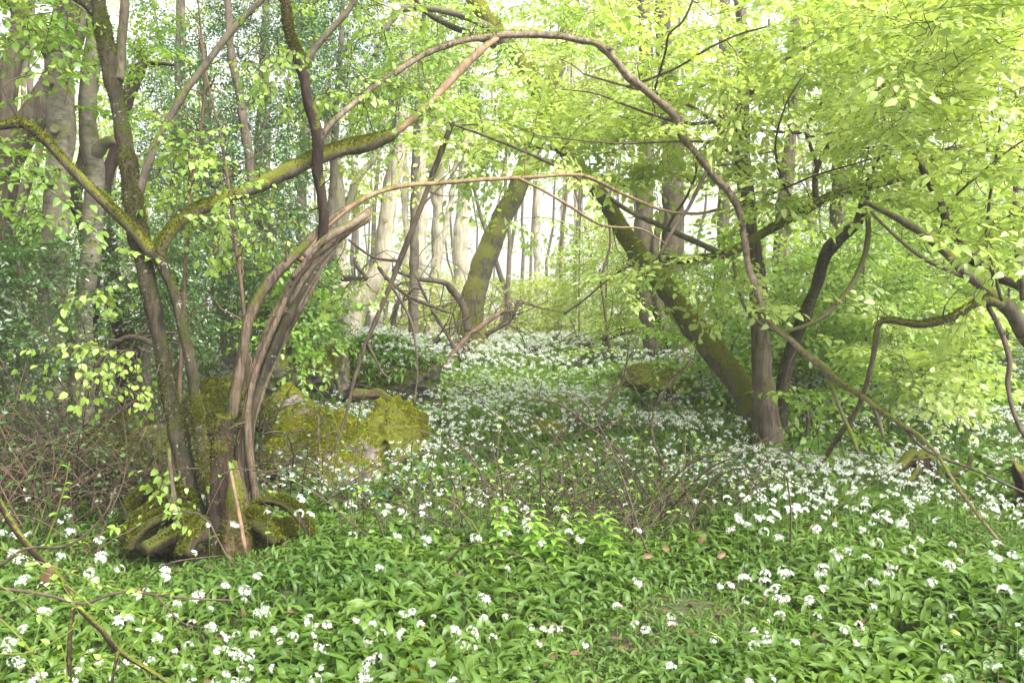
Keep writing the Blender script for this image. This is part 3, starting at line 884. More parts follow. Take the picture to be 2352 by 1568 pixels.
for k, pts in enumerate([
    [(2050, 170, 9.5, 7.6), (2140, 178, 9.0, 6.0), (2230, 196, 8.6, 5.1), (2352, 226, 8.2, 4.2), (2420, 250, 8.1, 3.4)],
    [(1940, 296, 9.7, 6.8), (2040, 250, 9.2, 5.1), (2150, 240, 8.7, 5.1), (2260, 210, 8.4, 3.4)],
    [(1440, 200, 9.4, 6.8), (1546, 160, 8.9, 6.0), (1626, 113, 8.5, 5.1), (1696, 80, 8.2, 4.2), (1760, 62, 8.0, 3.4)],
    [(1500, 228, 9.5, 6.8), (1509, 187, 9.1, 6.0), (1529, 117, 8.8, 6.0), (1537, 80, 8.6, 5.1), (1570, 47, 8.4, 5.1), (1600, -20, 8.3, 4.2)],
    [(1700, 290, 10.2, 9.3), (1656, 280, 9.4, 8.5), (1576, 283, 8.9, 7.6), (1509, 267, 8.6, 6.8), (1453, 247, 8.3, 6.0), (1376, 217, 8.1, 4.2), (1290, 205, 8.0, 2.5)],
    [(1700, 300, 10.2, 9.3), (1764, 302, 9.3, 7.6), (1847, 308, 8.8, 6.8), (1860, 315, 8.7, 6.8), (1904, 307, 8.6, 6.0), (1930, 298, 8.6, 4.2)],
    [(1714, 440, 10.1, 7.6), (1764, 447, 9.3, 6.0), (1864, 407, 8.7, 5.1), (1951, 380, 8.4, 4.2), (2054, 350, 8.2, 3.4), (2140, 310, 8.1, 2.5)],
    [(2120, 130, 9.3, 6.8), (2141, 110, 9.0, 6.0), (2174, 123, 8.7, 6.0), (2208, 137, 8.5, 5.1), (2251, 147, 8.4, 5.1), (2284, 97, 8.3, 4.2), (2330, 60, 8.2, 3.4)],
    [(1690, 360, 10.2, 7.6), (1640, 330, 9.4, 6.0), (1560, 325, 8.8, 5.1), (1440, 330, 8.4, 4.2), (1330, 322, 8.2, 3.4), (1220, 310, 8.0, 2.5)],
    [(1905, 330, 9.75, 6.8), (1960, 340, 9.0, 6.0), (2060, 330, 8.5, 5.1), (2180, 290, 8.2, 4.2), (2300, 280, 8.0, 3.4)],
    [(1840, 490, 9.8, 6.8), (1800, 420, 9.2, 6.0), (1780, 340, 8.8, 5.1), (1800, 250, 8.5, 4.2), (1840, 180, 8.3, 3.4)],
    [(1980, 440, 9.9, 7.6), (2010, 380, 9.2, 6.0), (2060, 300, 8.7, 5.1), (2090, 220, 8.4, 4.2)]]):
    XL.append(limb(T, 'limb', pts, 'twig', 8, .06, 0, 1100 + k, .03))
rr = np.random.default_rng(100)
tg = np.vstack([box(1180, 1700, 150, 330, 8.3, 10.6, 56, rr), box(1400, 2050, -60, 180, 8.3, 10.8, 50, rr), box(1620, 2352, 150, 360, 8.0, 10.4, 74, rr), box(1950, 2400, -60, 170, 8.0, 10.2, 70, rr),
                box(1250, 1700, 330, 410, 8.3, 10, 22, rr), box(1750, 2250, 350, 480, 8.6, 10.4, 34, rr), ell(1640, 640, 110, 90, 8.8, 9.8, 14, rr), ell(1440, 640, 40, 30, 8.5, 9.5, 3, rr), ell(1080, 320, 90, 60, 7.8, 8.6, 10, rr)])
crown(T, np.vstack(XL + [q[len(q) * 2 // 3:], d2, d3, d5, d6, d7, d8, d9, d10]), tg, 'big', 'lime', 101, .016, 2, .95, 'oval', sag=.04)

# --- tree at the right edge, its trunk just outside
T = thing('edge_tree', 'tree at the right edge whose grey and mossy limbs reach in low over the flowers', 'tree', foot(2470, 1150, 7.4))
e0 = limb(T, 'trunk', [(2480, 1200, 7.4, 90), (2460, 1000, 7.4, 76), (2420, 860, 7.4, 64), (2352, 762, 7.35, 44)], 'mossy2', 16, .08, .04, 110, .04, True)
e1 = limb(T, 'limb', [(2352, 764, 7.35, 39.1), (2318, 715, 7.3, 35.7), (2290, 690, 7.3, 28.9), (2215, 625, 7.4, 22.1), (2150, 560, 7.5, 20.4), (2090, 515, 7.6, 18.7), (2040, 488, 7.7, 15.3), (1985, 462, 7.8, 10.2)], 'greytwig', 14, .06, .03, 111)
e2 = limb(T, 'limb', [(2300, 700, 7.25, 20.4), (2265, 690, 7.15, 18.7), (2225, 705, 7.1, 17.8), (2180, 730, 7.1, 17.8), (2110, 745, 7.15, 17.0), (2040, 738, 7.2, 13.6), (2016, 748, 7.25, 12.8), (2008, 790, 7.3, 12.8), (1992, 870, 7.4, 11.9), (1965, 945, 7.6, 11.9), (1925, 1005, 7.8, 10.2), (1895, 1050, 8.0, 8.5), (1866, 1088, 8.1, 6.8)], 'mossy2', 14, .1, .03, 112, moss=4500, label='low mossy limb that turns sharply down to the ground')
e3 = limb(T, 'limb', [(2225, 640, 7.4, 11.0), (2170, 615, 7.45, 10.2), (2110, 585, 7.5, 10.2), (2050, 535, 7.6, 8.5), (2000, 485, 7.7, 6.0)], 'greytwig', 10, .05, 0, 113)
e4 = limb(T, 'limb', [(2380, 690, 7.9, 22.1), (2352, 664, 7.9, 22.1), (2290, 632, 7.9, 23.8), (2222, 582, 7.9, 23.8), (2178, 510, 7.9, 23.8), (2145, 440, 7.9, 20.4), (2118, 396, 7.9, 17.0), (2090, 340, 8., 10.2)], 'black', 14, .07, .03, 114)
e5 = limb(T, 'limb', [(2352, 690, 7.2, 18.7), (2344, 600, 7.2, 18.7), (2336, 480, 7.2, 17.0), (2344, 400, 7.2, 15.3), (2370, 300, 7.2, 13.6)], 'greytwig', 12, .07, .02, 115)
e7 = limb(T, 'limb', [(2300, 690, 7.2, 7.6), (2268, 560, 7.0, 7.6), (2272, 480, 6.9, 6.8), (2281, 417, 6.8, 6.8), (2291, 350, 6.7, 6.0), (2300, 250, 6.6, 4.2)], 'twig', 8, .05, 0, 1120)
e8 = limb(T, 'limb', [(2150, 560, 7.5, 6.8), (2180, 470, 7.0, 6.0), (2250, 400, 6.7, 5.1), (2340, 330, 6.5, 4.2), (2400, 300, 6.4, 3.4)], 'twig', 8, .05, 0, 1121)
e6 = limb(T, 'limb', [(2268, 700, 7.2, 11.0), (2300, 770, 7.1, 11.0), (2318, 830, 7.0, 11.0), (2312, 880, 7.0, 11.0), (2330, 950, 6.9, 10.2), (2365, 1020, 6.8, 9.3)], 'twig', 10, .08, 0, 116, label='bare dark hanging stem')
rr = np.random.default_rng(117)
tg = np.vstack([box(2000, 2400, 20, 330, 5.6, 7.4, 56, rr), box(2150, 2420, 330, 620, 5.8, 7.4, 22, rr), box(2150, 2400, -80, 40, 5.5, 7.2, 22, rr), ell(2130, 820, 120, 110, 7.4, 8.6, 22, rr)])
crown(T, np.vstack([e1, e3, e4, e5, e2, e7, e8]), tg, 'big', 'lime', 118, .015, 2, .85, 'oval', sag=.04)

# --- twin beech at the left
T = thing('beech_tree', 'grey beech with knobbly twin trunks rising from the brambles at the far left', 'tree', foot(125, 960, 9.))
f1 = limb(T, 'trunk', [(116, 960, 9., 76), (114, 780, 9., 66), (120, 640, 9., 60), (124, 500, 9., 56), (134, 400, 9.05, 56), (142, 310, 9.1, 64), (136, 230, 9.1, 60), (130, 160, 9.1, 58), (128, 90, 9.15, 54)], 'beech', 22, .06, .02, 120, .045, True)
limb(T, 'limb', [(128, 130, 9.1, 46), (105, 88, 9.1, 44), (62, 48, 9.1, 38), (20, 0, 9.1, 34), (-60, -60, 9.1, 30)], 'mossy2', 14, .06, .02, 121)
limb(T, 'limb', [(130, 130, 9.1, 50), (150, 70, 9.2, 46), (158, 0, 9.2, 44), (165, -80, 9.2, 42)], 'brown', 14, .06, .02, 122)
f2 = limb(T, 'trunk', [(178, 950, 9.4, 56), (184, 850, 9.4, 46), (196, 660, 9.4, 38), (210, 560, 9.4, 40), (216, 420, 9.4, 42), (206, 330, 9.4, 42), (200, 260, 9.4, 40), (205, 170, 9.4, 38), (214, 90, 9.4, 32), (218, -60, 9.4, 28)], 'beech', 20, .06, .02, 123, .045, True)
limb(T, 'stub', [(215, 360, 9.4, 34), (240, 330, 9.3, 28), (265, 318, 9.2, 22)], 'beech', 12, .08, .02, 124)
for k, (kx, ky, kd) in enumerate([(115, 187, 8.83), (128, 300, 8.8), (124, 590, 8.76), (112, 652, 8.76), (118, 420, 8.8)]):
    limb(T, 'knot', [(kx, ky, kd + .22, 28), (kx - 2, ky + 1, kd + .11, 20), (kx - 4, ky + 4, kd + .07, 14), (kx - 5, ky + 6, kd + .06, 6)], 'beech', 12, .12, .05, 125 + k, .02)
sk = np.vstack([f1, f2])
f_up = px_path([(128, 90, 9.1, 40), (200, -300, 8.6, 30), (320, -700, 8., 16)], .1)
sk = np.vstack([sk, f_up])
rr = np.random.default_rng(131)
tg = np.vstack([ell(60, 120, 130, 150, 8, 9.6, 18, rr), ell(60, 420, 120, 120, 7.8, 9.2, 14, rr), ell(260, 200, 120, 120, 8.4, 9.6, 8, rr), box(-500, 800, -900, -160, 5.5, 9.5, 150, rr)])
limb(T, 'limb', [(128, 100, 9.1, 40), (200, -300, 8.6, 30), (320, -700, 8., 16)], 'beech', 12, .05, .02, 134)
crown(T, sk, tg, 'fine', 'under', 132, .014, 2, 1.0, 'oval', sag=0., bend=.3)

# dark leaning trunks at the left edge
T = thing('dark_tree', 'dark ridged trunk leaning to the right behind the twin beech', 'tree', foot(-40, 900, 10.4))
f1 = limb(T, 'trunk', [(-40, 900, 10.4, 90), (-20, 620, 10.4, 80), (0, 420, 10.4, 70), (28, 340, 10.4, 64), (75, 272, 10.4, 62), (120, 200, 10.5, 56), (160, 110, 10.6, 46), (190, 10, 10.7, 40), (210, -80, 10.8, 36)], 'brown', 18, .06, .05, 140, .05, True, moss=2500)
f2 = limb(T, 'limb', [(-5, 460, 10.4, 50), (10, 300, 10.4, 46), (20, 190, 10.4, 44), (45, 80, 10.4, 40), (55, -60, 10.4, 36)], 'brown', 14, .06, .05, 141)
limb(T, 'limb', [(0, 400, 10.2, 14), (50, 395, 9.9, 12), (90, 405, 9.7, 12), (130, 440, 9.6, 8)], 'mossy', 8, .06, 0, 142)

# hanging dead branch in the middle
T = thing('dead_branch', 'thin dead branch hanging slanted down to the big mossy boulder', 'branch', foot(785, 1070, 7.6))
limb(T, 'stem', [(1040, 280, 7.6, 13), (1005, 370, 7.6, 13), (965, 480, 7.6, 13), (935, 560, 7.6, 13), (900, 650, 7.6, 12), (862, 745, 7.6, 11), (835, 810, 7.55, 10), (805, 900, 7.5, 8), (785, 985, 7.5, 6), (760, 1045, 7.45, 4)], 'twig', 10, .06, .02, 150)
limb(T, 'twig', [(898, 655, 7.6, 8), (920, 690, 7.6, 7), (945, 740, 7.55, 7), (955, 800, 7.5, 5), (958, 860, 7.5, 4), (950, 930, 7.5, 3)], 'twig', 6, .06, 0, 151)
limb(T, 'twig', [(845, 790, 7.55, 7), (860, 820, 7.5, 6), (878, 855, 7.5, 5), (895, 870, 7.45, 3)], 'twig', 6, .06, 0, 152)
limb(T, 'twig', [(965, 480, 7.6, 6), (1000, 440, 7.7, 5), (1040, 400, 7.8, 4), (1080, 330, 7.9, 3)], 'twig', 6, .06, 0, 153)
limb(T, 'twig', [(920, 600, 7.6, 7), (860, 590, 7.6, 6), (800, 550, 7.5, 5)], 'twig', 6, .06, 0, 154)

# ------------------------------------------------------------------ middle-distance trees
def simple_tree(name, label, cat, group, base, limbs, mat, targets=None, spr='far', leafmat='farleaf', seed=1, per=2, scale=1., kind='simple', twigs=True, moss=0, r0=.02, mossmat='mossd', flare=.2, seg=12, bend=.2):
    T = thing(name, label, cat, foot(*base), group)
    qs = []
    for k, L_ in enumerate(limbs):
        qs.append(limb(T, 'trunk' if k == 0 else 'limb', L_, mat, seg, .09, .05, seed * 7 + k, .07, k == 0, wob=.035, flare=flare if k == 0 else 0., moss=moss if k == 0 else 0, mossmat=mossmat, tl=.03))
    if targets is not None and len(targets):
        crown(T, np.vstack([q_[len(q_) // 3:] for q_ in qs]), targets, spr, leafmat, seed + 500, r0, per, scale, kind, 'twig', twigs=twigs, bend=bend)
    return T


rr = np.random.default_rng(200)
simple_tree('tree', 'curved grey trunk with a swollen mossy collar alone in the bright gap', 'tree', None, (1095, 812, 20.),
            [[(1096, 815, 20, 62), (1090, 770, 20, 60), (1080, 735, 20, 56), (1092, 665, 20, 54), (1120, 580, 20, 52), (1150, 505, 20, 46), (1185, 440, 20, 44), (1225, 340, 20, 40), (1260, 220, 20, 36), (1300, 80, 20, 32), (1330, -60, 20, 30)]],
            'mossy2', np.vstack([ell(1330, 120, 120, 130, 18, 22, 22, rr)]), seed=201, moss=5000, seg=18)
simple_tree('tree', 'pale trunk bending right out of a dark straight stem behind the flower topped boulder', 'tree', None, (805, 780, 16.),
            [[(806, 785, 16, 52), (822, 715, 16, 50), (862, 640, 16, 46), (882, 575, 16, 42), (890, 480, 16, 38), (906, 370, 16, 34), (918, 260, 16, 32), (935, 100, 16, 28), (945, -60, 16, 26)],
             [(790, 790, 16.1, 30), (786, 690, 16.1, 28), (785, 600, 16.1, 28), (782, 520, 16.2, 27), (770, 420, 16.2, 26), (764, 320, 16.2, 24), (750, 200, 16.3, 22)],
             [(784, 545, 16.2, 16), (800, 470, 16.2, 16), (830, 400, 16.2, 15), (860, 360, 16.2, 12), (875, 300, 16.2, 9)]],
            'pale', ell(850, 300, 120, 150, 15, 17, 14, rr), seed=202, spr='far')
simple_tree('tree', 'straight brown trunk standing just behind the mossy leaning trunk', 'tree', None, (1562, 845, 16.5),
            [[(1565, 850, 16.5, 58), (1552, 760, 16.5, 52), (1546, 600, 16.5, 50), (1545, 450, 16.5, 48), (1540, 300, 16.5, 46), (1530, 120, 16.5, 40), (1522, -80, 16.5, 36)]],
            'brown', np.vstack([ell(1520, 80, 130, 150, 15, 18, 20, rr)]), seed=203, seg=16)
simple_tree('tree', 'brown trunk leaning left, paired with the straight trunk behind the mossy leaning one', 'tree', None, (1515, 838, 16.),
            [[(1520, 845, 16, 56), (1500, 770, 16, 48), (1486, 690, 16, 44), (1480, 560, 16, 42), (1484, 400, 16, 38), (1486, 200, 16, 32), (1478, 50, 16, 28), (1470, -80, 16, 26)],
             [(1560, 835, 15.8, 20), (1535, 760, 15.8, 18), (1515, 700, 15.8, 18), (1505, 600, 15.8, 16), (1520, 480, 15.8, 14)]],
            'brown', np.vstack([ell(1420, 120, 110, 150, 15, 17, 18, rr)]), seed=204, seg=16, moss=2500)
simple_tree('tree', 'dark slim trunk showing above the leaves right of the spreading tree', 'tree', None, (1795, 830, 14.),
            [[(1795, 835, 14, 34), (1794, 650, 14, 30), (1800, 500, 14, 28), (1815, 300, 14, 26), (1824, 120, 14, 26), (1828, -80, 14, 24)]],
            'brown', ell(1860, 160, 150, 160, 13, 15.5, 30, rr), seed=205, leafmat='limeb', scale=.9)
simple_tree('tree', 'ragged brown trunk standing among the low leaves on the right', 'tree', None, (1938, 880, 15.),
            [[(1940, 890, 15, 50), (1936, 780, 15, 44), (1932, 680, 15, 38), (1925, 500, 15, 34), (1940, 300, 15, 30), (1960, 100, 15, 26), (1965, -80, 15, 24)]],
            'brown', ell(2010, 260, 170, 170, 13.5, 16, 34, rr), seed=206, leafmat='limeb', scale=.9, moss=1500)
simple_tree('tree', 'dark crooked trunk in the shade between the beech and the forked tree', 'tree', None, (292, 800, 11.),
            [[(296, 830, 11, 46), (284, 740, 11, 40), (262, 660, 11, 36), (245, 580, 11, 34), (232, 500, 11, 30), (250, 380, 11, 24), (330, 150, 11, 16), (310, 110, 11, 10)],
             [(250, 400, 11, 18), (280, 330, 11, 14), (300, 160, 11, 12), (360, 145, 11, 9), (400, 150, 11, 6)]],
            'black', None, seed=207, moss=1200)
simple_tree('tree', 'dark curved stem squeezed between the twin beech trunks', 'tree', None, (205, 840, 10.2),
            [[(205, 850, 10.2, 34), (212, 700, 10.2, 32), (200, 560, 10.2, 30), (172, 460, 10.2, 30), (180, 400, 10.2, 28), (198, 320, 10.2, 24), (190, 220, 10.2, 18)]],
            'mossy', None, seed=208)
simple_tree('tree', 'pale slightly leaning trunk in the holly right of the forked tree', 'tree', None, (520, 830, 14.),
            [[(525, 840, 14, 34), (514, 740, 14, 30), (500, 650, 14, 29), (484, 560, 14, 28), (474, 460, 14, 24), (470, 300, 14, 20), (465, 100, 14, 18)],
             [(508, 690, 14, 14), (515, 620, 14, 13), (500, 570, 14, 12), (520, 480, 14, 9)]],
            'beech', None, seed=209)
simple_tree('tree', 'slender dark trunk leaning left through the holly above the arched stems', 'tree', None, (650, 830, 12.5),
            [[(655, 840, 12.5, 26), (640, 680, 12.5, 24), (618, 580, 12.5, 22), (592, 460, 12.5, 21), (566, 340, 12.5, 20), (545, 220, 12.5, 18), (530, 120, 12.5, 17), (520, -60, 12.5, 15)]],
            'brown', None, seed=210)
simple_tree('tree', 'thin dark leaning trunk at the left edge before bright leaves', 'tree', None, (0, 700, 13.),
            [[(-5, 800, 13, 28), (12, 600, 13, 26), (30, 520, 13, 24), (60, 430, 13, 22), (85, 340, 13, 18), (100, 200, 13, 14)]],
            'brown', ell(40, 480, 110, 160, 12, 15, 18, rr), seed=211, leafmat='limeb')
# slim trunks in the haze, the pale ones with haze glow in their bark colour
FAR = [
    (932, 770, 930, 300, 16, 27, 0, 'slim grey far trunk just right of the pale bending trunk'),
    (958, 775, 952, 30, 26, 23, 0, 'far grey trunk left of the dead branch tangle, running straight to the top'),
    (988, 765, 1010, 250, 24, 27, 20, 'forked pinkish far trunk in the haze above the dead branches'),
    (1052, 770, 1078, 260, 36, 25, 0, 'wide pale pink far trunk standing close left of the collared trunk'),
    (1238, 775, 1232, 330, 14, 34, 0, 'hair thin pale trunk in the bright gap right of the collared trunk'),
    (1268, 775, 1300, 420, 17, 31, 0, 'faint leaning pale trunk in the middle of the bright gap'),
    (1322, 770, 1322, 360, 13, 36, 0, 'faint upright pale trunk at the right of the bright gap'),
    (1380, 775, 1400, 330, 18, 28, 0, 'pale thin trunk behind the leaves left of the mossy leaning one'),
    (700, 770, 712, 150, 24, 19, 0, 'grey trunk among dark holly behind the upright wet stem'),
    (430, 780, 420, 60, 18, 18, 0, 'thin grey trunk among holly right of the forked tree'),
    (600, 780, 610, 20, 16, 20, 0, 'thin pole like trunk deep in the holly'),
    (1650, 780, 1665, -60, 30, 19, 0, 'mossy straight trunk behind the foot of the right hand trees'),
    (2080, 790, 2075, 0, 24, 19, 0, 'slim trunk behind the bright leaves over the mossy boulders'),
    (60, 780, 70, 350, 18, 17, 0, 'slim far trunk left of the beech'),
]
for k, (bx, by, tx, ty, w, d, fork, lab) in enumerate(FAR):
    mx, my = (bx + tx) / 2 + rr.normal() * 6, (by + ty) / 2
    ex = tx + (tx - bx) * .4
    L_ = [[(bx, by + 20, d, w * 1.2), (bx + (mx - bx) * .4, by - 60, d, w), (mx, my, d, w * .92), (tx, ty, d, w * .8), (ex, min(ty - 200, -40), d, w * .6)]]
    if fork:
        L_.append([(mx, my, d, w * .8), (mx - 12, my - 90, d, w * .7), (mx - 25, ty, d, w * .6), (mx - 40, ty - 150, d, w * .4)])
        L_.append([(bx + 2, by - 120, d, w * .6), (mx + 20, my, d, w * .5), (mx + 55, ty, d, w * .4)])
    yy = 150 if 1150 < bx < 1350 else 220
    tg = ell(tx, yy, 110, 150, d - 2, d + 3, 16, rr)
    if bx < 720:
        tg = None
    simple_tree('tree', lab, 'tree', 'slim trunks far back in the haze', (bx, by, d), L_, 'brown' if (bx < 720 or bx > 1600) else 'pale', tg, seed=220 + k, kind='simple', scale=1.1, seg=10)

# ------------------------------------------------------------------ holly trees (dark evergreen screen on the left)
HOL = [
    (400, 800, 13.0, (300, 520, -60, 480), 150, 'dark holly tree just right of the forked trunk, sky showing through its top'),
    (590, 800, 13.6, (500, 720, -80, 420), 200, 'dense dark holly tree filling the top between the two nearest upright stems'),
    (760, 800, 14.6, (690, 900, -80, 330), 150, 'dark holly tree behind the start of the long arching branch'),
    (950, 790, 16.5, (860, 1100, -80, 260), 90, 'looser holly tree under the crest of the arching branch'),
    (560, 830, 12.0, (420, 700, 430, 760), 150, 'low dark holly bush behind the arched stems'),
    (330, 820, 10.5, (250, 420, 480, 800), 70, 'low holly thicket in the shade behind the forked trunk'),
    (60, 860, 8.6, (-60, 130, 560, 900), 70, 'glossy young holly at the left edge before the beech'),
    (720, 810, 14.0, (640, 780, 600, 790), 60, 'dark evergreen bush left of the pale bending trunk'),
]
for k, (bx, by, d, (x0, x1, y0, y1), n, lab) in enumerate(HOL):
    T = thing('holly_tree' if y0 < 0 else 'holly_bush', lab, 'holly', foot(bx, by, d))
    top = max(y0, -80)
    q = limb(T, 'trunk', [(bx, by + 30, d, 22), (bx + 6, (by + top) / 2, d, 17), ((x0 + x1) / 2, top, d, 8)], 'greytwig', 10, .05, .02, 300 + k, .08, True)
    rr = np.random.default_rng(310 + k)
    tg = box(x0, x1, y0, y1, d - 1.0, d + 1.2, n, rr)
    if y0 < 0:   # leave real gaps in the screen
        keep = snoise(tg, 2.3, 330 + k) > -.12
        tg = tg[keep]
    crown(T, q, tg, 'holly', 'holly', 320 + k, .012, 3, 1.0, 'simple', 'twig', .8, .3, twigs=k in (4, 5, 6), seg=3)

# ------------------------------------------------------------------ bright saplings and shrubs
SAP = [
    (1395, 830, 17.0, (1330, 1480, 540, 800), 46, 'limeb', 'pale green sapling left of the brown trunk pair'),
    (1610, 850, 13.2, (1540, 1720, 560, 850), 60, 'under', 'green sapling between the leaning trunk and the brown pair'),
    (1690, 900, 12.2, (1600, 1850, 720, 950), 34, 'under', 'fresh green sapling around the crossing feet of the right hand trees'),
    (1860, 860, 13.0, (1760, 1950, 560, 840), 80, 'limeb', 'leafy sapling behind the dark side stem'),
    (2000, 880, 12.2, (1900, 2120, 480, 860), 90, 'limeb', 'tall bright sapling left of the low mossy limb'),
    (2120, 900, 11.0, (2020, 2260, 700, 920), 70, 'limeb', 'low spreading sapling under the elbow of the mossy limb'),
    (2190, 860, 14.0, (2080, 2300, 430, 740), 100, 'limeb', 'leafy sapling behind the elbow of the mossy limb'),
    (2310, 860, 13.0, (2240, 2420, 400, 800), 90, 'limeb', 'leafy sapling at the right edge behind the dark limb'),
    (1900, 900, 17.0, (1700, 2100, 380, 700), 110, 'limeb', 'broad bright tree far behind the dark side stem'),
    (2250, 880, 18.0, (2050, 2450, 330, 700), 110, 'limeb', 'broad bright tree far behind the right edge limbs'),
    (660, 830, 12.0, (600, 740, 620, 820), 40, 'under', 'feathery green sapling over the mossy rubble'),
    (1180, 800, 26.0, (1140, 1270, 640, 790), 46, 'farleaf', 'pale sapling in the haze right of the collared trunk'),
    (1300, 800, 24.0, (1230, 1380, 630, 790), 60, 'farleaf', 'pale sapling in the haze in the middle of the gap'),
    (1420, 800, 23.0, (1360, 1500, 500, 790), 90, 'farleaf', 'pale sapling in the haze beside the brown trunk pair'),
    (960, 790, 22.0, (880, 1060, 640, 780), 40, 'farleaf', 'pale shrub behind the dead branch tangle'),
    (80, 800, 15.0, (-60, 130, 330, 700), 80, 'limeb', 'bright young tree behind the dark leaning trunk at the left edge'),
    (330, 800, 17.0, (240, 460, 200, 640), 50, 'limeb', 'bright young tree glimpsed behind the forked tree'),
    (1850, 1010, 9.8, (1815, 1905, 880, 1020), 16, 'under', 'twiggy green bush right of the foot of the spreading tree'),
    (1330, 790, 19.5, (1180, 1560, 250, 430), 30, 'limeb', 'airy young tree whose leaves hang over the top of the bright gap'),
]
for k, (bx, by, d, (x0, x1, y0, y1), n, lm, lab) in enumerate(SAP):
    rr = np.random.default_rng(410 + k)
    T = thing('sapling', lab, 'sapling', foot(bx, by, d))
    q = limb(T, 'trunk', [(bx, by + 30, d, 90 / d), (bx + rr.normal() * 12, (by + y0) / 2, d, 70 / d), ((x0 + x1) / 2 + rr.normal() * 20, y0, d, 40 / d)], 'greytwig', 8, .05, .02, 400 + k, .08, True)
    tg = box(x0, x1, y0, y1, d - 1.1, d + 1.1, n, rr)
    crown(T, q, tg, 'fine' if d < 20 else 'far', lm, 420 + k, .008, 2, 1.15 if d < 20 else 1., 'oval' if d < 12.5 else 'simple', 'twig', .35, .6, sag=.15, seg=3)

# far wood closing the view
mbl, mbt = MB(), MB()
rr = np.random.default_rng(500)
n = 2300
d = rr.uniform(24, 44, n)
px = rr.uniform(-150, 2500, n)
py = rr.uniform(-150, 800, n)
gap = np.exp(-(((px - 1260) / 170) ** 2 + ((py - 500) / 150) ** 2))
keep = (rr.uniform(0, 1, n) > gap * 1.0) & (rr.uniform(0, 1, n) < .62 + .38 * (py / 800))
pos = P(px, py, d)[keep]
a = rr.uniform(0, 6.28, len(pos))
put_sprays(mbt, mbl, SPR['far'], pos, np.stack([np.cos(a), np.sin(a), rr.normal(0, .3, len(pos))], 1), rr.uniform(1., 2., len(pos)), rr, 'simple', .5, True)
# thin stems carrying it
K = 90
sx = rr.uniform(-150, 2500, K)
sd = rr.uniform(25, 43, K)
b = P(sx, 790, sd)
b[:, 2] = gh(b[:, 0], b[:, 1]) - .1
t = np.linspace(0, 1, 8)[None, :, None]
hgt = rr.uniform(5, 11, K)
top = b + np.stack([rr.normal(0, .8, K), rr.normal(0, .5, K), hgt], 1)
pa = b[:, None] * (1 - t) + top[:, None] * t + rr.normal(size=(K, 8, 3)) * .06
mbt.add(*tubes(pa, np.linspace(1, .4, 8)[None] * rr.uniform(.03, .11, K)[:, None], 6))
o1 = thing('far_wood', 'pale hazy mass of far woodland closing the view', 'woodland', (0, 30, .7))
o1['kind'] = 'stuff'
mbt.build('stems', M['greytwig'], o1, kind='stuff')
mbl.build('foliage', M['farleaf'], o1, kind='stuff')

# ------------------------------------------------------------------ dead branches round the collared trunk
rr = np.random.default_rng(600)


def deadwood(label, pts, seed, w=10, name='fallen_branch', mat='twig', nt=10):
    T = thing(name, label, 'branch', foot(pts[0][0], pts[0][1], pts[0][2]))
    q = limb(T, 'stem', pts, mat, 8, .08, .02, seed, .05)
    r = np.random.default_rng(seed)
    if nt:
        i = r.integers(len(q) // 4, len(q), nt)
        ln = r.uniform(.3, .9, nt) * (pts[0][2] / 12)
        dv = nrm(r.normal(size=(nt, 3)) * np.array([1, .6, .8]) + nrm(q[-1, :3] - q[0, :3]) * .6)
        t = np.linspace(0, 1, 7)[None, :, None]
        pa = q[i, :3][:, None] + dv[:, None] * ln[:, None, None] * t + r.normal(size=(nt, 1, 3)) * .12 * np.sin(t * 3.1) * ln[:, None, None] + r.normal(size=(nt, 7, 3)) * .012
        ra = np.minimum(q[i, 3] * .6, .014)[:, None] * np.linspace(1, .3, 7)[None]
        mb = MB()
        mb.add(*tubes(pa, ra, 4))
        mb.build('twigs', M[mat], T)


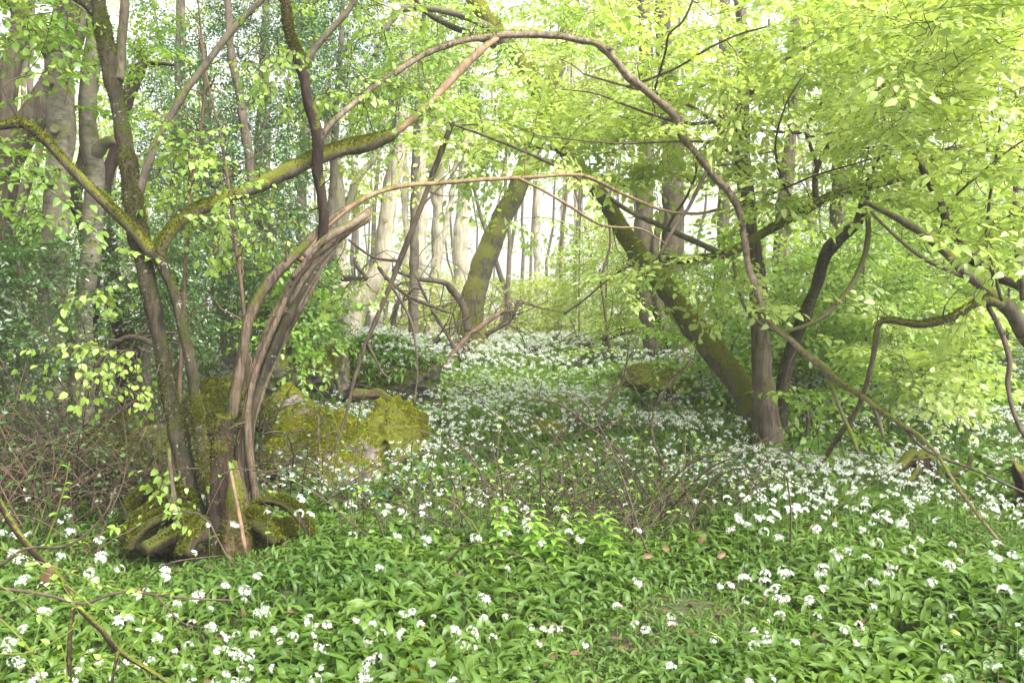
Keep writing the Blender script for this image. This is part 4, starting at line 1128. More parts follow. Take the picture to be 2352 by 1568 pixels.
DW = [
    ('crooked dead branch rising left of the collared trunk to a forked top', [(1075, 760, 17.5, 18), (1062, 700, 17.5, 17), (1035, 665, 17.4, 15), (1020, 650, 17.3, 12), (960, 640, 17.2, 10), (900, 620, 17.2, 6)]),
    ('pinkish dead branch lying against the foot of the collared trunk', [(1020, 850, 15, 12), (1050, 800, 15.2, 13), (1090, 760, 15.5, 12), (1140, 725, 15.7, 10), (1180, 710, 15.8, 7)]),
    ('dead branch curving like a hook over the flower topped boulder', [(1010, 775, 15.8, 14), (980, 800, 15.8, 14), (940, 795, 15.8, 16), (910, 770, 15.8, 15), (905, 730, 15.8, 12), (915, 690, 15.8, 8)]),
    ('low curved dead limb in front of the far pink trunks', [(900, 760, 16.5, 14), (940, 800, 16.5, 13), (990, 805, 16.5, 12), (1040, 790, 16.5, 10), (1080, 800, 16.4, 7)]),
    ('dead branch ending in a spray of twigs left of the collared trunk base', [(1060, 830, 15.5, 10), (1040, 790, 15.6, 10), (1010, 740, 15.7, 9), (985, 700, 15.8, 7), (960, 650, 15.8, 4)]),
    ('thin dead branch slanting down right from the pale bending trunk', [(860, 600, 15.6, 10), (900, 650, 15.6, 9), (960, 690, 15.6, 8), (1040, 720, 15.6, 6)]),
    ('dead antler shaped branch right of the collared trunk base', [(1115, 770, 17, 10), (1150, 750, 17, 10), (1172, 735, 17, 9), (1190, 690, 17, 6)]),
    ('grey fallen limb lying along the back edge of the meadow', [(1200, 798, 18, 10), (1250, 800, 18, 11), (1300, 785, 18, 11), (1370, 790, 18, 9), (1440, 800, 18, 6)]),
    ('fallen branch with upturned twigs at the back right of the meadow', [(1330, 795, 17, 9), (1390, 780, 17, 9), (1440, 765, 17, 7), (1480, 768, 17, 5)]),
    ('mossy fallen bough at the right edge beyond the flowers', [(2230, 865, 12.5, 18), (2280, 870, 12.5, 18), (2330, 865, 12.5, 17), (2380, 872, 12.5, 14)]),
    ('dead branch propped between the boulders on the right', [(2160, 840, 13, 16), (2190, 800, 13, 15), (2225, 770, 13, 12), (2260, 700, 13, 8)]),
    ('bare curving branch over the brambles left of the forked tree', [(215, 850, 7.6, 12), (250, 800, 7.6, 13), (300, 775, 7.5, 13), (345, 790, 7.4, 11), (385, 830, 7.4, 7)]),
    ('dead dark branch behind the arched stems pointing right', [(785, 640, 15, 16), (840, 640, 14.9, 12), (820, 610, 14.8, 9), (815, 590, 14.8, 6)]),
]
for k, (lab, pts) in enumerate(DW):
    deadwood(lab, pts, 610 + k, mat='root' if 'mossy' in lab else ('cane' if 'pinkish' in lab else 'twig'), nt=14 if k < 9 else 5)

# rotten log, dark stump, small bits on the right
T = thing('rotten_log', 'short reddish rotten log lying before the flower topped boulder', 'log', foot(860, 915, 10.5))
limb(T, 'log', [(806, 900, 10.5, 18), (820, 903, 10.5, 24), (850, 905, 10.5, 26), (872, 903, 10.5, 24), (895, 915, 10.45, 14), (925, 922, 10.4, 4)], 'rotten', 16, .4, .16, 640, .015)
T = thing('root_stump', 'dark weathered stump with arched roots sitting in the flowers on the right', 'stump', foot(2110, 1095, 8.))
for k, pts in enumerate([[(2120, 1085, 8, 44), (2105, 1060, 8, 42), (2090, 1052, 8, 34), (2070, 1075, 7.9, 22), (2055, 1092, 7.85, 12)],
                         [(2100, 1055, 8, 30), (2125, 1048, 8, 26), (2142, 1062, 7.95, 20), (2148, 1105, 7.9, 16)],
                         [(2110, 1080, 7.9, 26), (2095, 1100, 7.85, 18), (2080, 1108, 7.8, 10)]]):
    limb(T, 'root', pts, 'black', 12, .18, .06, 642 + k, .02)
deadwood('short mossy stick poking up beside the dark stump', [(2175, 1092, 7.9, 16), (2205, 1085, 7.9, 14), (2226, 1070, 7.9, 10), (2230, 1045, 7.9, 9)], 646, mat='root', nt=0, name='mossy_stick')
T = thing('tree_stump', 'dark broken mossy stump at the right edge', 'stump', foot(2345, 1130, 7.2))
limb(T, 'stump', [(2350, 1140, 7.2, 64), (2350, 1105, 7.2, 46), (2338, 1080, 7.2, 34), (2330, 1062, 7.2, 12)], 'black', 16, .5, .25, 647, .015, True, moss=1200, splint=6)

# ------------------------------------------------------------------ brambles
def arches(roots, r, lmin, lmax, up=1.0, N=11, rad=(.0028, .0075), grav=1.1, xb=0.):
    K = len(roots)
    a = r.uniform(0, 6.283, K)
    ln = r.uniform(lmin, lmax, K)
    d0 = nrm(np.stack([np.cos(a) + xb, np.sin(a) * .7, r.uniform(.7, 2.6, K) * up], 1))
    t = np.linspace(0, 1, N)[None, :, None]
    p = roots[:, None] + ln[:, None, None] * (d0[:, None] * t + np.array([0, 0, -1.])[None, None] * (grav * r.uniform(.45, 1.0, K))[:, None, None] * t ** 2 * .8)
    w = r.normal(size=(K, 1, 3)) * .12 * ln[:, None, None]
    p = p + w * np.sin(t * r.uniform(2, 6, (K, 1, 1))) * t + r.normal(size=(K, N, 3)) * .006
    z = gh(p[..., 0], p[..., 1]) + .02
    p[..., 2] = np.maximum(p[..., 2], z)
    return p, r.uniform(*rad, K)[:, None] * np.linspace(1, .45, N)[None]


def ground_pts(px, py, d, n, sx, sd, r):
    o = P(px, py, d)
    x = o[0] + r.normal(0, sx, n)
    y = o[1] + r.normal(0, sd, n)
    return np.stack([x, y, gh(x, y)], 1)


def leaflets(paths, n, r, L, W, kind='oval'):
    k = r.integers(0, len(paths), n)
    i = r.integers(2, paths.shape[1], n)
    p = paths[k, i]
    d = nrm(r.normal(size=(n, 3)) * np.array([1, 1, .4]))
    return leaf_geo(p, d, np.array([0, 0, 1.]) + r.normal(size=(n, 3)) * .4, L * r.uniform(.6, 1.2, n), W * r.uniform(.7, 1.2, n), kind)


BR = [
    ('tangled heap of bare bramble canes in the centre of the garlic carpet', 1290, 1205, 6.5, .4, .3, 110, 90, .9, 2.3, 'twig'),
    ('thinner bramble tangle to the right of the central heap', 1490, 1190, 6.8, .22, .25, 46, 40, .7, 1.7, 'twig'),
    ('sprawling bare bramble left of the central heap below the big boulder', 1000, 1240, 5.9, .35, .3, 22, 30, .6, 1.6, 'twig'),
    ('dense brown bramble thicket at the left in front of the twin beech', 110, 1090, 7.2, .45, .5, 240, 420, .9, 2.4, 'cane'),
    ('bramble thicket between the beech and the forked tree', 320, 1080, 7.3, .4, .5, 170, 320, .8, 2.2, 'twig'),
    ('bramble canes behind the arched stems', 560, 1100, 7.2, .3, .35, 110, 90, .7, 1.8, 'twig'),
    ('tall wiry thorn scrub rising before the twin beech trunks', 90, 1060, 7.9, .5, .4, 130, 700, 2.2, 4.2, 'twig'),
    ('tall thin scrub of bare shoots just left of the forked tree', 300, 1050, 8.0, .3, .4, 70, 300, 1.8, 3.4, 'twig'),
]
for k, (lab, px, py, d, sx, sd, n, nl, l0, l1, mt) in enumerate(BR):
    rr = np.random.default_rng(700 + k)
    rt = ground_pts(px, py, d, n, sx * 1.6, sd, rr)
    T = thing('bramble', lab, 'bramble', foot(px, py, d))
    p, ra = arches(rt, rr, l0, l1)
    mb = MB()
    mb.add(*tubes(p, ra, 4))
    gm = rr.uniform(0, 1, 1)
    mb.build('canes', M[mt], T, kind='stuff')
    p2, ra2 = arches(ground_pts(px, py, d, n // 16 + 2, sx * 1.6, sd, rr), rr, l0, l1 * 1.1)
    mb = MB()
    mb.add(*tubes(p2, ra2, 4))
    mb.build('green_canes', M['greencane'], T, kind='stuff')
    mb = MB()
    mb.add(*leaflets(p, nl * 3, rr, .045, .032))
    mb.build('leaves', M['holly' if k in (3, 4, 6, 7) else 'under'], T)

# loose bare saplings rising from the meadow
ST = [('thin bare twiggy sapling leaning over the centre of the flowers', [(1440, 1050, 8.2, 7), (1360, 985, 8.2, 6), (1290, 930, 8.2, 5), (1220, 915, 8.2, 3)]),
      ('thin upright bare sapling in the centre of the flowers', [(1370, 1000, 9., 6), (1385, 940, 9., 5), (1430, 870, 9., 4), (1445, 790, 9., 3)]),
      ('S shaped bare sapling in front of the mossy low boulder', [(1545, 1110, 7.5, 7), (1505, 1020, 7.5, 6), (1500, 960, 7.5, 6), (1530, 890, 7.5, 5), (1600, 820, 7.5, 3)]),
      ('thin bare stem rising left of the boulders through the hazel limb', [(560, 1050, 6.5, 9), (568, 800, 6.5, 8), (545, 600, 6.5, 8), (530, 470, 6.5, 7), (510, 330, 6.6, 6), (478, 190, 6.6, 5), (455, 60, 6.6, 4)]),
      ('tall thin bare stem left of the pair of wet stems', [(400, 1100, 6.8, 10), (415, 850, 6.8, 9), (425, 600, 6.8, 8), (440, 420, 6.8, 7), (470, 200, 6.8, 6), (450, -60, 6.8, 4)])]
for k, (lab, pts) in enumerate(ST):
    deadwood(lab, pts, 760 + k, name='bare_sapling', mat='twig' if k < 3 else 'cane', nt=12 if k < 3 else 16)

# lianas hanging in the gap
deadwood('looped dark vine hanging in the pale gap', [(1400, 800, 14, 6), (1392, 740, 14, 6), (1385, 690, 14, 5), (1380, 640, 14, 6), (1392, 600, 14, 6), (1402, 560, 14, 6), (1398, 480, 14, 5), (1410, 400, 14, 5)], 770, name='vine', nt=4)
deadwood('slack thin vine crossing from the pale gap to the limb of the spreading tree', [(1295, 722, 9.4, 4), (1340, 690, 9.4, 5), (1400, 640, 9.5, 5), (1450, 612, 9.5, 6), (1500, 615, 9.6, 6), (1545, 602, 9.6, 7)], 771, name='vine', nt=3)

# ------------------------------------------------------------------ near holly branches, lower left corner
T = thing('holly_branch', 'dark bare branch slanting down across the lower left corner', 'branch', foot(0, 1500, 2.7))
g1 = limb(T, 'stem', [(-30, 1110, 2.7, 18), (0, 1155, 2.7, 16), (35, 1215, 2.7, 16), (85, 1275, 2.7, 15), (135, 1325, 2.7, 14), (180, 1395, 2.7, 13), (235, 1450, 2.7, 13), (275, 1495, 2.7, 12), (340, 1535, 2.7, 11), (420, 1590, 2.7, 9)], 'black', 12, .05, .02, 780, .02)
limb(T, 'twig', [(170, 1380, 2.7, 11), (162, 1460, 2.68, 10), (160, 1540, 2.66, 10), (166, 1620, 2.65, 9)], 'black', 8, .05, 0, 781, .02)
limb(T, 'twig', [(272, 1493, 2.7, 8), (262, 1540, 2.68, 7), (250, 1620, 2.66, 6)], 'black', 8, .05, 0, 782, .02)
g2 = limb(T, 'twig', [(0, 1350, 2.6, 7.5), (110, 1368, 2.6, 7.5), (190, 1388, 2.6, 6.8), (240, 1370, 2.6, 6.8), (300, 1358, 2.6, 6.0), (358, 1366, 2.6, 6.0), (440, 1373, 2.6, 4.5), (535, 1378, 2.6, 3.8)], 'twig', 8, .05, 0, 783, .02)
limb(T, 'twig', [(320, 1360, 2.6, 4.5), (360, 1310, 2.6, 3.8), (400, 1290, 2.6, 3.8), (500, 1276, 2.6, 2.2)], 'twig', 6, .05, 0, 784, .02)
limb(T, 'twig', [(358, 1366, 2.6, 4.5), (390, 1400, 2.58, 3.8), (420, 1430, 2.56, 3.0), (485, 1445, 2.55, 2.2)], 'twig', 6, .05, 0, 785, .02)
limb(T, 'twig', [(0, 1300, 2.65, 8), (60, 1260, 2.65, 7), (160, 1250, 2.65, 6), (240, 1180, 2.65, 4), (265, 1120, 2.65, 3)], 'twig', 6, .05, 0, 786, .02)
T = thing('holly_shoots', 'thin yellow green holly shoots with toothed leaves crossing the lower left corner', 'holly', foot(-40, 1450, 2.5))
SH = [[(-40, 1400, 2.5, 4.3), (60, 1370, 2.5, 3.7), (140, 1340, 2.5, 3.7), (220, 1395, 2.5, 3.1), (300, 1405, 2.5, 2.5), (380, 1440, 2.5, 1.9)],
      [(-40, 1500, 2.45, 4.3), (60, 1500, 2.45, 3.7), (130, 1470, 2.45, 3.7), (180, 1430, 2.45, 3.1), (175, 1395, 2.45, 2.5), (130, 1330, 2.45, 2.5), (60, 1300, 2.45, 1.9)],
      [(-20, 1250, 2.6, 3.7), (60, 1280, 2.6, 3.1), (150, 1310, 2.6, 3.1), (260, 1350, 2.6, 2.5), (400, 1360, 2.6, 1.9)],
      [(0, 1420, 2.5, 5.6), (60, 1480, 2.5, 5.0), (100, 1560, 2.5, 5.0), (130, 1640, 2.5, 4.3)],
      [(-20, 1330, 2.55, 3.1), (80, 1400, 2.55, 3.1), (140, 1480, 2.55, 3.1), (160, 1600, 2.55, 2.5)],
      [(100, 1260, 2.7, 3.1), (130, 1180, 2.7, 3.1), (150, 1110, 2.7, 2.5), (160, 1060, 2.7, 1.9)],
      [(0, 1290, 2.7, 3.1), (120, 1250, 2.7, 2.5), (220, 1230, 2.7, 1.9), (280, 1205, 2.7, 1.9)],
      [(140, 1600, 2.5, 3.1), (200, 1530, 2.5, 3.1), (290, 1490, 2.5, 2.5), (330, 1460, 2.5, 1.9)]]
rr = np.random.default_rng(790)
allq = []
for k, pts in enumerate(SH):
    allq.append(limb(T, 'shoot', pts, 'greencane', 6, .03, 0, 791 + k, .02))
qq = np.vstack([a_[len(a_) // 3:] for a_ in allq])
k = rr.integers(0, len(qq), 110)
mb = MB()
mb.add(*leaf_geo(qq[k, :3], nrm(rr.normal(size=(110, 3)) * np.array([1, .8, .6])), np.array([0, -.4, 1.]) + rr.normal(size=(110, 3)) * .5, rr.uniform(.014, .036, 110), rr.uniform(.008, .02, 110), 'oval', .12, .2))
mb.build('leaves', M['under'], T)

# ------------------------------------------------------------------ nettles
def nettle(px, py, d, h, seed, lab):
    r = np.random.default_rng(seed)
    f = foot(px, py, d)
    T = thing('nettle', lab, 'nettle', f, 'young nettles in front of the bramble heap')
    t = np.linspace(0, 1, 6)
    p = np.array(f)[None] + np.stack([.05 * r.normal() * t ** 2, .05 * r.normal() * t ** 2, h * t], 1)
    mb = MB()
    mb.add(*tubes(p[None], np.linspace(.004, .002, 6)[None], 5))
    mb.build('stem', M['stalk'], T)
    pos, dr, L = [], [], []
    for k in range(7):
        u = .25 + .75 * k / 6
        for s in range(4):
            a = k * 1.57 / 2 + s * 1.57 + r.normal() * .15
            pos.append(p[0] + (p[-1] - p[0]) * u)
            dr.append([math.cos(a), math.sin(a), .15 - .2 * r.uniform()])
            L.append((.09 - .05 * abs(u - .6)) * r.uniform(.8, 1.1) * (1 if k < 6 else .55))
    pos, dr, L = np.array(pos), np.array(dr), np.array(L)
    mb = MB()
    mb.add(*leaf_geo(pos, dr, np.array([[0, 0, 1.]]) + r.normal(size=pos.shape) * .15, L, L * .5, 'oval', .06, .25))
    mb.build('leaves', M['under'], T)


rr = np.random.default_rng(805)
for k in range(11):
    nettle(1130 + 28 * k + rr.normal() * 12, 1255 + rr.normal() * 16 + (k % 3) * 8, 5.6 + rr.uniform(-.3, .3), rr.uniform(.3, .42), 806 + k, 'young nettle with pale pointed leaves growing in front of the bramble heap')

for k, (px, py, d, h, lab) in enumerate([(1010, 1120, 7.2, .5, 'blue green holly seedling in front of the mossy hump'), (850, 1150, 7.0, .42, 'small holly seedling before the bare face of the big front boulder'),
                                          (1420, 1110, 7.4, .5, 'holly seedling at the back of the bramble heap'), (690, 1140, 6.8, .4, 'holly seedling between the root arch and the big front boulder'),
                                          (1640, 1120, 7.6, .42, 'low holly seedling right of the bramble heap')]):
    r_ = np.random.default_rng(860 + k)
    f_ = np.array(foot(px, py, d))
    T = thing('holly_seedling', lab, 'holly', f_)
    n_ = 7
    t = np.linspace(0, 1, 7)[None, :, None]
    dv = np.stack([r_.normal(0, .35, n_), r_.normal(0, .3, n_), r_.uniform(.6, 1.1, n_)], 1) * h
    p = f_[None, None] + dv[:, None] * t + r_.normal(size=(n_, 1, 3)) * .06 * t ** 2
    mb = MB()
    mb.add(*tubes(p, np.linspace(.004, .0015, 7)[None] * np.ones((n_, 1)), 4))
    mb.build('stems', M['greencane'], T)
    mb = MB()
    mb.add(*leaflets(p, 130, r_, .05, .03))
    mb.build('leaves', M['hollyseed'], T)

# ------------------------------------------------------------------ wild garlic
def in_rock(x, y, grow_=0.):
    m = np.zeros(len(x), bool)
    for o, rx, ry, rz, rot in ROCKS:
        if rx < .2:
            continue
        dx, dy = x - o[0], y - o[1]
        c, s = math.cos(-rot), math.sin(-rot)
        u, v = dx * c - dy * s, dx * s + dy * c
        m |= (u / (rx * .92 + grow_)) ** 2 + (v / (ry * .9 + grow_)) ** 2 < 1
    return m


def scatter(y0, y1, dens, r, margin=1.15):
    ymax = y1 * 1176 / F * margin + .5
    n = int(dens * (y1 - y0) * 2 * ymax)
    y = r.uniform(y0, y1, n)
    x = r.uniform(-ymax, ymax, n)
    k = np.abs(x) < y * 1176 / F * margin + .35
    x, y = x[k], y[k]
    k = ~in_rock(x, y)
    # brown bramble corner on the left, worn track in front right
    br = sstep(.2, 1.2, -(x + 1.9 + (y - 6.6) * .35)) * sstep(6.3, 7.2, y) * (1 - sstep(12, 14, y))
    tr = np.exp(-((x - (1.75 + .16 * (y - 4))) / .28) ** 2) * sstep(3.4, 4.2, y) * (1 - sstep(5.2, 6.2, y))
    pn = snoise(np.stack([x, y, 0 * x], 1), 1.6, 31, 2)
    k &= r.uniform(0, 1, len(x)) > np.maximum(br * .93, tr * .4)
    k &= r.uniform(0, 1, len(x)) < 1.02 + .3 * pn
    for bx_, by_, d_, wx, wy in ((1768, 1040, 10., .34, .75), (470, 1225, 6.0, .36, .22), (565, 1220, 6.1, .3, .25)):
        f_ = foot(bx_, by_, d_)
        k &= (((x - f_[0]) / wx) ** 2 + ((y - f_[1] + wy * .6) / wy) ** 2 > 1) | (r.uniform(0, 1, len(x)) < .12)
    return x[k], y[k]


def garlic(x, y, z, r, nseg, Lr=(.095, .168), Wr=(.02, .035), lift=0.):
    """arching blades: stalk rises, blade widens, bends over and points down"""
    K = len(x)
    L = r.uniform(*Lr, K)
    pv_ = 1 + .22 * snoise(np.stack([x, y, 0 * x], 1), 2.6, 41, 2)
    L = L * pv_
    W = pv_ * r.uniform(*Wr, K) * (.6 + .4 * np.clip((L - Lr[0]) / (Lr[1] - Lr[0]), 0, 1))
    az = r.uniform(0, 6.283, K)
    e0 = r.uniform(.95, 1.5, K)
    be = r.uniform(1.2, 3.2, K) * r.uniform(.65, 1.0, K)
    t = np.linspace(0, 1, nseg + 1)
    el = e0[:, None] - be[:, None] * sstep(r.uniform(.2, .4, K)[:, None], r.uniform(.65, 1.0, K)[:, None], t[None])
    seg = L[:, None] / nseg * 1.12
    ch, sh = np.cos(el), np.sin(el)
    hx = np.concatenate([np.zeros((K, 1)), np.cumsum((ch[:, 1:] + ch[:, :-1]) / 2 * seg, 1)], 1)
    hz = np.concatenate([np.zeros((K, 1)), np.cumsum((sh[:, 1:] + sh[:, :-1]) / 2 * seg, 1)], 1)
    ca, sa = np.cos(az)[:, None], np.sin(az)[:, None]
    tw = r.normal(0, .12, K)[:, None] * t[None] ** 2 * L[:, None]
    C = np.stack([x[:, None] + hx * ca - tw * sa, y[:, None] + hx * sa + tw * ca, z[:, None] + hz + lift], -1)
    prof = np.where(t < .24, .07, np.sin(np.pi * np.clip((t - .2) / .8, 0, 1) ** .85) ** .85)
    prof[-1] = .02
    w = W[:, None] * prof[None] / 2
    roll = r.normal(0, .35, K)[:, None]
    Sd = np.stack([-sa + 0 * w, ca + 0 * w, 0 * w], -1)
    Nn = np.stack([-sh * ca, -sh * sa, ch], -1)
    S = Sd * np.cos(roll)[..., None] + Nn * np.sin(roll)[..., None]
    fold = (.35 * w)[..., None] * Nn
    A = C + S * w[..., None] + fold
    B = C - S * w[..., None] + fold
    V = np.stack([A, C, B], 2).reshape(-1, 3)
    n1 = nseg + 1
    k = np.arange(K)[:, None, None] * n1 * 3
    i = np.arange(nseg)[None, :, None] * 3
    j = np.arange(2)[None, None]
    Q = np.stack([k + i + j, k + i + j + 1, k + i + 3 + j + 1, k + i + 3 + j], -1).reshape(-1, 4)
    return V, Q


rr = np.random.default_rng(900)
mb = MB()


def plants(y0, y1, dens, nleaf, nseg, mat, **kw):
    x, y = scatter(y0, y1, dens, rr)
    x = np.repeat(x, nleaf) + rr.normal(0, .012, len(x) * nleaf)
    y = np.repeat(y, nleaf) + rr.normal(0, .012, len(y) * nleaf)
    V, Q = garlic(x, y, gh(x, y) - .01, rr, nseg, **kw)
    mb.add(V, Q, mat)


plants(1.9, 4.2, 600, 3, 8, 0)
plants(4.2, 7.0, 480, 3, 6, 0)
plants(7.0, 11., 210, 3, 5, 0, Lr=(.12, .21), Wr=(.026, .045))
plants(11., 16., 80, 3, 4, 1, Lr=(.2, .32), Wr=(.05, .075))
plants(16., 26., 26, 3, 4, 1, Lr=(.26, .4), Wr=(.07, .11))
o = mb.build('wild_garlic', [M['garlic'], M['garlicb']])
tag(o, 'carpet of arching green wild garlic leaves covering the woodland floor', 'wild garlic', kind='stuff')


def head(r, nf, npet, Rr, pl, pw):
    """an umbel of star flowers, local origin at its centre"""
    mb_ = MB()
    ph = r.uniform(0, 6.283, nf)
    cz = r.uniform(-.15, 1, nf)
    sz = np.sqrt(1 - np.clip(cz, -1, 1) ** 2)
    D = np.stack([sz * np.cos(ph), sz * np.sin(ph), cz], 1)
    c = D * Rr * r.uniform(.75, 1.1, nf)[:, None]
    pos, dr, nn = [], [], []
    for k in range(nf):
        u = np.cross(D[k], [.3, .5, .8])
        u /= np.linalg.norm(u)
        v = np.cross(D[k], u)
        o_ = r.uniform(0, 6)
        for q_ in range(npet):
            a = o_ + 6.283 * q_ / npet
            pos.append(c[k])
            dr.append(u * math.cos(a) + v * math.sin(a) + D[k] * .35)
            nn.append(D[k])
    n = len(pos)
    V, Fs = leaf_geo(np.array(pos), np.array(dr), np.array(nn), np.full(n, pl) * r.uniform(.8, 1.2, n), np.full(n, pw), 'simple', .03, .05)
    return V, Fs


HEADS = [head(np.random.default_rng(950 + k), 10, 6, .027, .015, .0045) for k in range(4)] + [head(np.random.default_rng(960 + k), 6, 6, .02, .014, .0045) for k in range(2)]
HM = []
for k, (V, Fs) in enumerate(HEADS):
    m_ = MB()
    m_.add(V, Fs)
    ob = m_.build('umbel', M['petal'])
    HM.append(ob.data)
    bpy.data.objects.remove(ob)
SM = []
for k in range(4):
    rs = np.random.default_rng(970 + k)
    t = np.linspace(0, 1, 6)
    bx, by = rs.normal(0, .03, 2)
    p = np.stack([bx * (1 - t) ** 2, by * (1 - t) ** 2, -.32 * (1 - t)], 1)
    m_ = MB()
    m_.add(*tubes(p[None], np.full((1, 6), .0016), 5))
    ob = m_.build('stalk', M['stalk'])
    SM.append(ob.data)
    bpy.data.objects.remove(ob)


def flower_spots(y0, y1, dens, r, fld):
    x, y = scatter(y0, y1, dens, r)
    pn = snoise(np.stack([x, y, 0 * x + 3], 1), 2.2, 77, 2)
    wgt = np.clip(fld + .6 * pn, .06, 1)
    k = r.uniform(0, 1, len(x)) < wgt
    return x[k], y[k]


rr = np.random.default_rng(980)
fx, fy = flower_spots(2.4, 6.0, 80, rr, .26)
o_ = np.argsort(fy)
fx, fy = fx[o_], fy[o_]
NI = min(300, len(fx))
for k in range(NI):
    z = float(gh(fx[k], fy[k])) + rr.uniform(.17, .27)
    ob = bpy.data.objects.new('garlic_flower', HM[rr.integers(0, len(HM))])
    COL.objects.link(ob)
    ob.location = (float(fx[k]), float(fy[k]), z)
    ob.rotation_euler = (rr.normal() * .3, rr.normal() * .3, rr.uniform(0, 6.28))
    s = rr.uniform(.58, .92)
    ob.scale = (s, s, s)
    tag(ob, 'white starry wild garlic flower head standing out from the nearest leaves', 'flower', 'white wild garlic flower heads in the near carpet')
    st = bpy.data.objects.new('stalk', SM[rr.integers(0, 4)])
    COL.objects.link(st)
    st.parent = ob

mbf, mbs = MB(), MB()


def put_heads(x, y, z, hs, r, smin=.8, smax=1.25):
    K = len(x)
    which = r.integers(0, len(hs), K)
    for k, (V, Fs) in enumerate(hs):
        m = which == k
        c = np.stack([x[m], y[m], z[m]], 1)
        s = r.uniform(smin, smax, m.sum())
        a = r.uniform(0, 6.28, m.sum())
        ca, sa = np.cos(a), np.sin(a)
        X = V[None, :, 0] * ca[:, None] - V[None, :, 1] * sa[:, None]
        Y = V[None, :, 0] * sa[:, None] + V[None, :, 1] * ca[:, None]
        W_ = np.stack([X, Y, np.repeat(V[None, :, 2], len(c), 0)], -1) * s[:, None, None] + c[:, None]
        off = np.arange(len(c))[:, None, None] * len(V)
        mbf.add(W_.reshape(-1, 3), [(f[None] + off).reshape(-1, f.shape[1]) for f in Fs if len(f)])
    t = np.linspace(0, 1, 4)[None, :, None]
    top = np.stack([x, y, z], 1)
    bot = top - np.array([0, 0, .25])
    mbs.add(*tubes(bot[:, None] * (1 - t) + top[:, None] * t, np.full((K, 4), .0018), 3))


if len(fx) > NI:
    x, y = fx[NI:], fy[NI:]
    put_heads(x, y, gh(x, y) + rr.uniform(.22, .34, len(x)), HEADS, rr)
MID = [head(np.random.default_rng(990 + k), 10, 5, .024, .013, .0045) for k in range(4)]
FARH = [head(np.random.default_rng(995 + k), 8, 4, .03, .02, .009) for k in range(4)]
x, y = flower_spots(6.0, 9.5, 150, rr, .46)
put_heads(x, y, gh(x, y) + rr.uniform(.2, .33, len(x)), MID, rr, .65, 1.05)
x, y = flower_spots(9.5, 14., 130, rr, .62)
put_heads(x, y, gh(x, y) + rr.uniform(.22, .36, len(x)), MID, rr, .8, 1.15)
x, y = flower_spots(14., 24., 46, rr, .65)
put_heads(x, y, gh(x, y) + rr.uniform(.24, .4, len(x)), FARH, rr, .9, 1.4)
T = thing('garlic_blossom', 'drifts of white wild garlic blossom over the middle and back of the carpet', 'flowers', (0, 10, .1))
T['kind'] = 'stuff'
mbf.build('blossoms', M['petal'], T, kind='stuff')
mbs.build('stalks', M['stalk'], T, kind='stuff')

# garlic growing on the broad boulder
rr = np.random.default_rng(1000)
V, Fc, _t = SLAB
p, nn = sample_faces(V, [Fc], 1500, lambda n, q_: np.clip(n[:, 2] - .12, 0, 1), rr)
m_ = MB()
m_.add(*garlic(p[:, 0], p[:, 1], p[:, 2] - .02, rr, 5, Lr=(.16, .28), Wr=(.035, .06)))
p, nn = sample_faces(V, [Fc], 480, lambda n, q_: np.clip(n[:, 2] - .3, 0, 1), rr)
T = thing('garlic_patch', 'thick tuft of flowering wild garlic growing on top of the broad boulder', 'wild garlic', foot(905, 846, 12.9))
T['kind'] = 'stuff'
m_.build('leaves', M['garlicb'], T, kind='stuff')
mbf, mbs = MB(), MB()
put_heads(p[:, 0], p[:, 1], p[:, 2] + rr.uniform(.18, .28, len(p)), MID, rr, .9, 1.3)
mbf.build('blossoms', M['petal'], T, kind='stuff')

# brown leaf litter and fallen leaves
rr = np.random.default_rng(1010)
n = 2600
x = rr.uniform(-5, 5, n)
y = rr.uniform(2, 12, n)
k = np.abs(x) < y * .66
x, y = x[k], y[k]
m_ = MB()
pz = np.stack([x, y, gh(x, y) + .03 + rr.uniform(0, .03, len(x))], 1)
m_.add(*leaf_geo(pz, nrm(rr.normal(size=pz.shape) * np.array([1, 1, .2])), np.array([0, 0, 1.]) + rr.normal(size=pz.shape) * .3, rr.uniform(.04, .08, len(x)), rr.uniform(.03, .05, len(x)), 'oval', .1, .1))
o = m_.build('leaf_litter', M['dead'])
tag(o, 'brown dead leaves littering the soil between the plants', 'leaf litter', kind='stuff')
for k, (px, py, d, lab) in enumerate([(1485, 1262, 5.2, 'curled brown oak leaf lying low at the left of the fallen leaves'), (1530, 1245, 5.3, 'brown oak leaf standing up among garlic flowers'), (1612, 1232, 5.3, 'flat tan dead leaf above the other fallen leaves'), (1655, 1265, 5.2, 'ragged pale brown leaf at the right of the fallen leaves'), (135, 1310, 2.65, 'orange brown dead leaf caught on the dark slanting branch')]):
    o_ = P(px, py, d)
    m_ = MB()
    r_ = np.random.default_rng(1020 + k)
    m_.add(*leaf_geo(o_[None] - .03, np.array([[.8, -.1, .5]]) + r_.normal(size=(1, 3)) * .3, np.array([[.1, -.9, .4]]), np.array([.065]), np.array([.038]), 'oval', .16, .4))
    ob = m_.build('fallen_leaf', M['dead'], loc=[float(v) for v in o_])
    tag(ob, lab, 'leaf', 'brown fallen leaves')

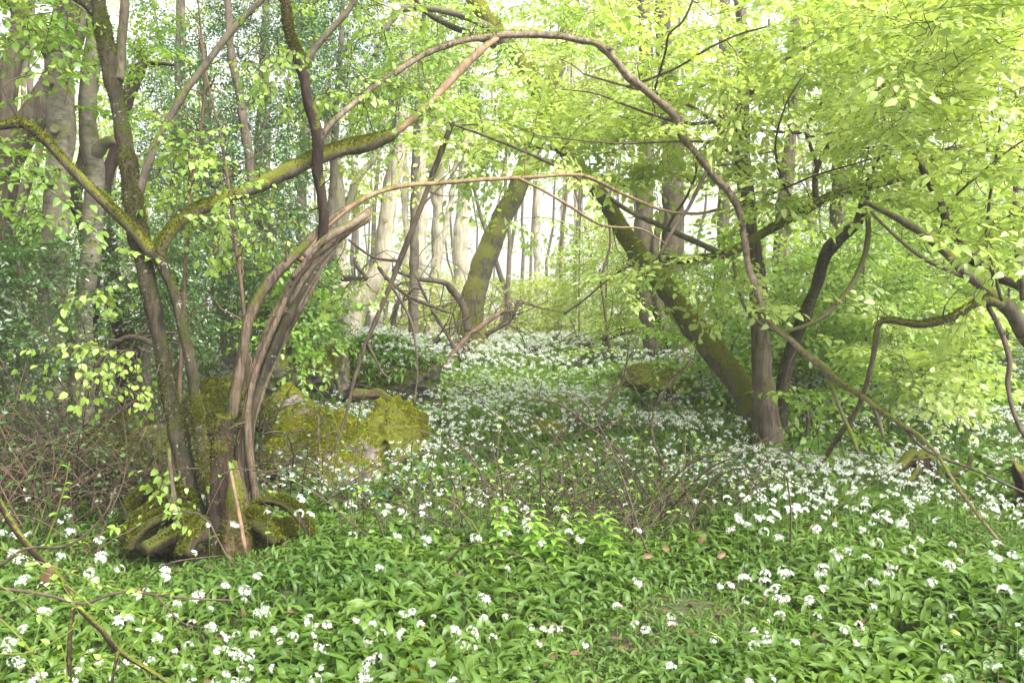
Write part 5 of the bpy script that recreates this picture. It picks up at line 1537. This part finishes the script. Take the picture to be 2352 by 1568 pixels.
# ------------------------------------------------------------------ haze
HAZE = .0025
bm = bmesh.new()
bmesh.ops.create_cube(bm, size=1)
me = bpy.data.meshes.new('haze')
for v in bm.verts:
    v.co = ((v.co.x) * 900, 180 + v.co.y * 600, 6.5 + v.co.z * 16.2)
bm.to_mesh(me)
bm.free()
hz = bpy.data.objects.new('haze', me)
COL.objects.link(hz)
m, nt = new_mat('haze')
pv = nd(nt, 'ShaderNodeVolumePrincipled')
pv.inputs['Density'].default_value = HAZE
pv.inputs['Color'].default_value = (.97, .98, .95, 1)
pv.inputs['Anisotropy'].default_value = .3
out = nd(nt, 'ShaderNodeOutputMaterial')
nt.links.new(pv.outputs[0], out.inputs['Volume'])
me.materials.append(m)
tag(hz, 'pale spring mist thickening towards the bright gap', 'haze', kind='stuff')

# ------------------------------------------------------------------ light, camera
EL, AZ = R_(51), R_(136)          # soft high sun behind the camera's right shoulder
w = bpy.data.worlds.new('World')
SC.world = w
w.use_nodes = True
nt = w.node_tree
nt.nodes.clear()
sky = nd(nt, 'ShaderNodeTexSky', sky_type='NISHITA', sun_disc=False, sun_elevation=EL, sun_rotation=AZ, altitude=100, air_density=1., dust_density=6., ozone_density=1.)
hs = nd(nt, 'ShaderNodeHueSaturation')
hs.inputs['Saturation'].default_value = .12
bg = nd(nt, 'ShaderNodeBackground')
bg.inputs[1].default_value = .15
out = nd(nt, 'ShaderNodeOutputWorld')
nt.links.new(sky.outputs[0], hs.inputs['Color'])
nt.links.new(hs.outputs[0], bg.inputs[0])
nt.links.new(bg.outputs[0], out.inputs[0])
sun = bpy.data.lights.new('sun', 'SUN')
sun.energy = 1.5
sun.angle = R_(40)
sun.color = (1, .96, .88)
so = bpy.data.objects.new('sun', sun)
COL.objects.link(so)
so.rotation_euler = (R_(90) - EL, 0, math.pi - AZ)
so.location = (0, 0, 20)

cam = bpy.data.cameras.new('camera')
cam.sensor_width = 36
cam.lens = F / 2352 * 36
cam.clip_start = .05
cam.clip_end = 2000
co = bpy.data.objects.new('camera', cam)
COL.objects.link(co)
co.location = (0, 0, CAMZ)
co.rotation_euler = (math.pi / 2 - PITCH, 0, 0)
SC.camera = co
SC.view_settings.view_transform = 'Standard'
SC.view_settings.look = 'None'
SC.view_settings.exposure = 1.85
SC.view_settings.gamma = 1
SC.render.engine = 'CYCLES'
c = SC.cycles
c.max_bounces = 8
c.diffuse_bounces = 6
c.glossy_bounces = 2
c.transmission_bounces = 4
c.volume_bounces = 1
c.use_denoising = True
c.volume_step_rate = 1
c.caustics_reflective = False
c.caustics_refractive = False
tot = sum(len(o.data.polygons) for o in SC.objects if o.type == 'MESH')
print('POLYS', tot, 'OBJECTS', len(SC.objects))
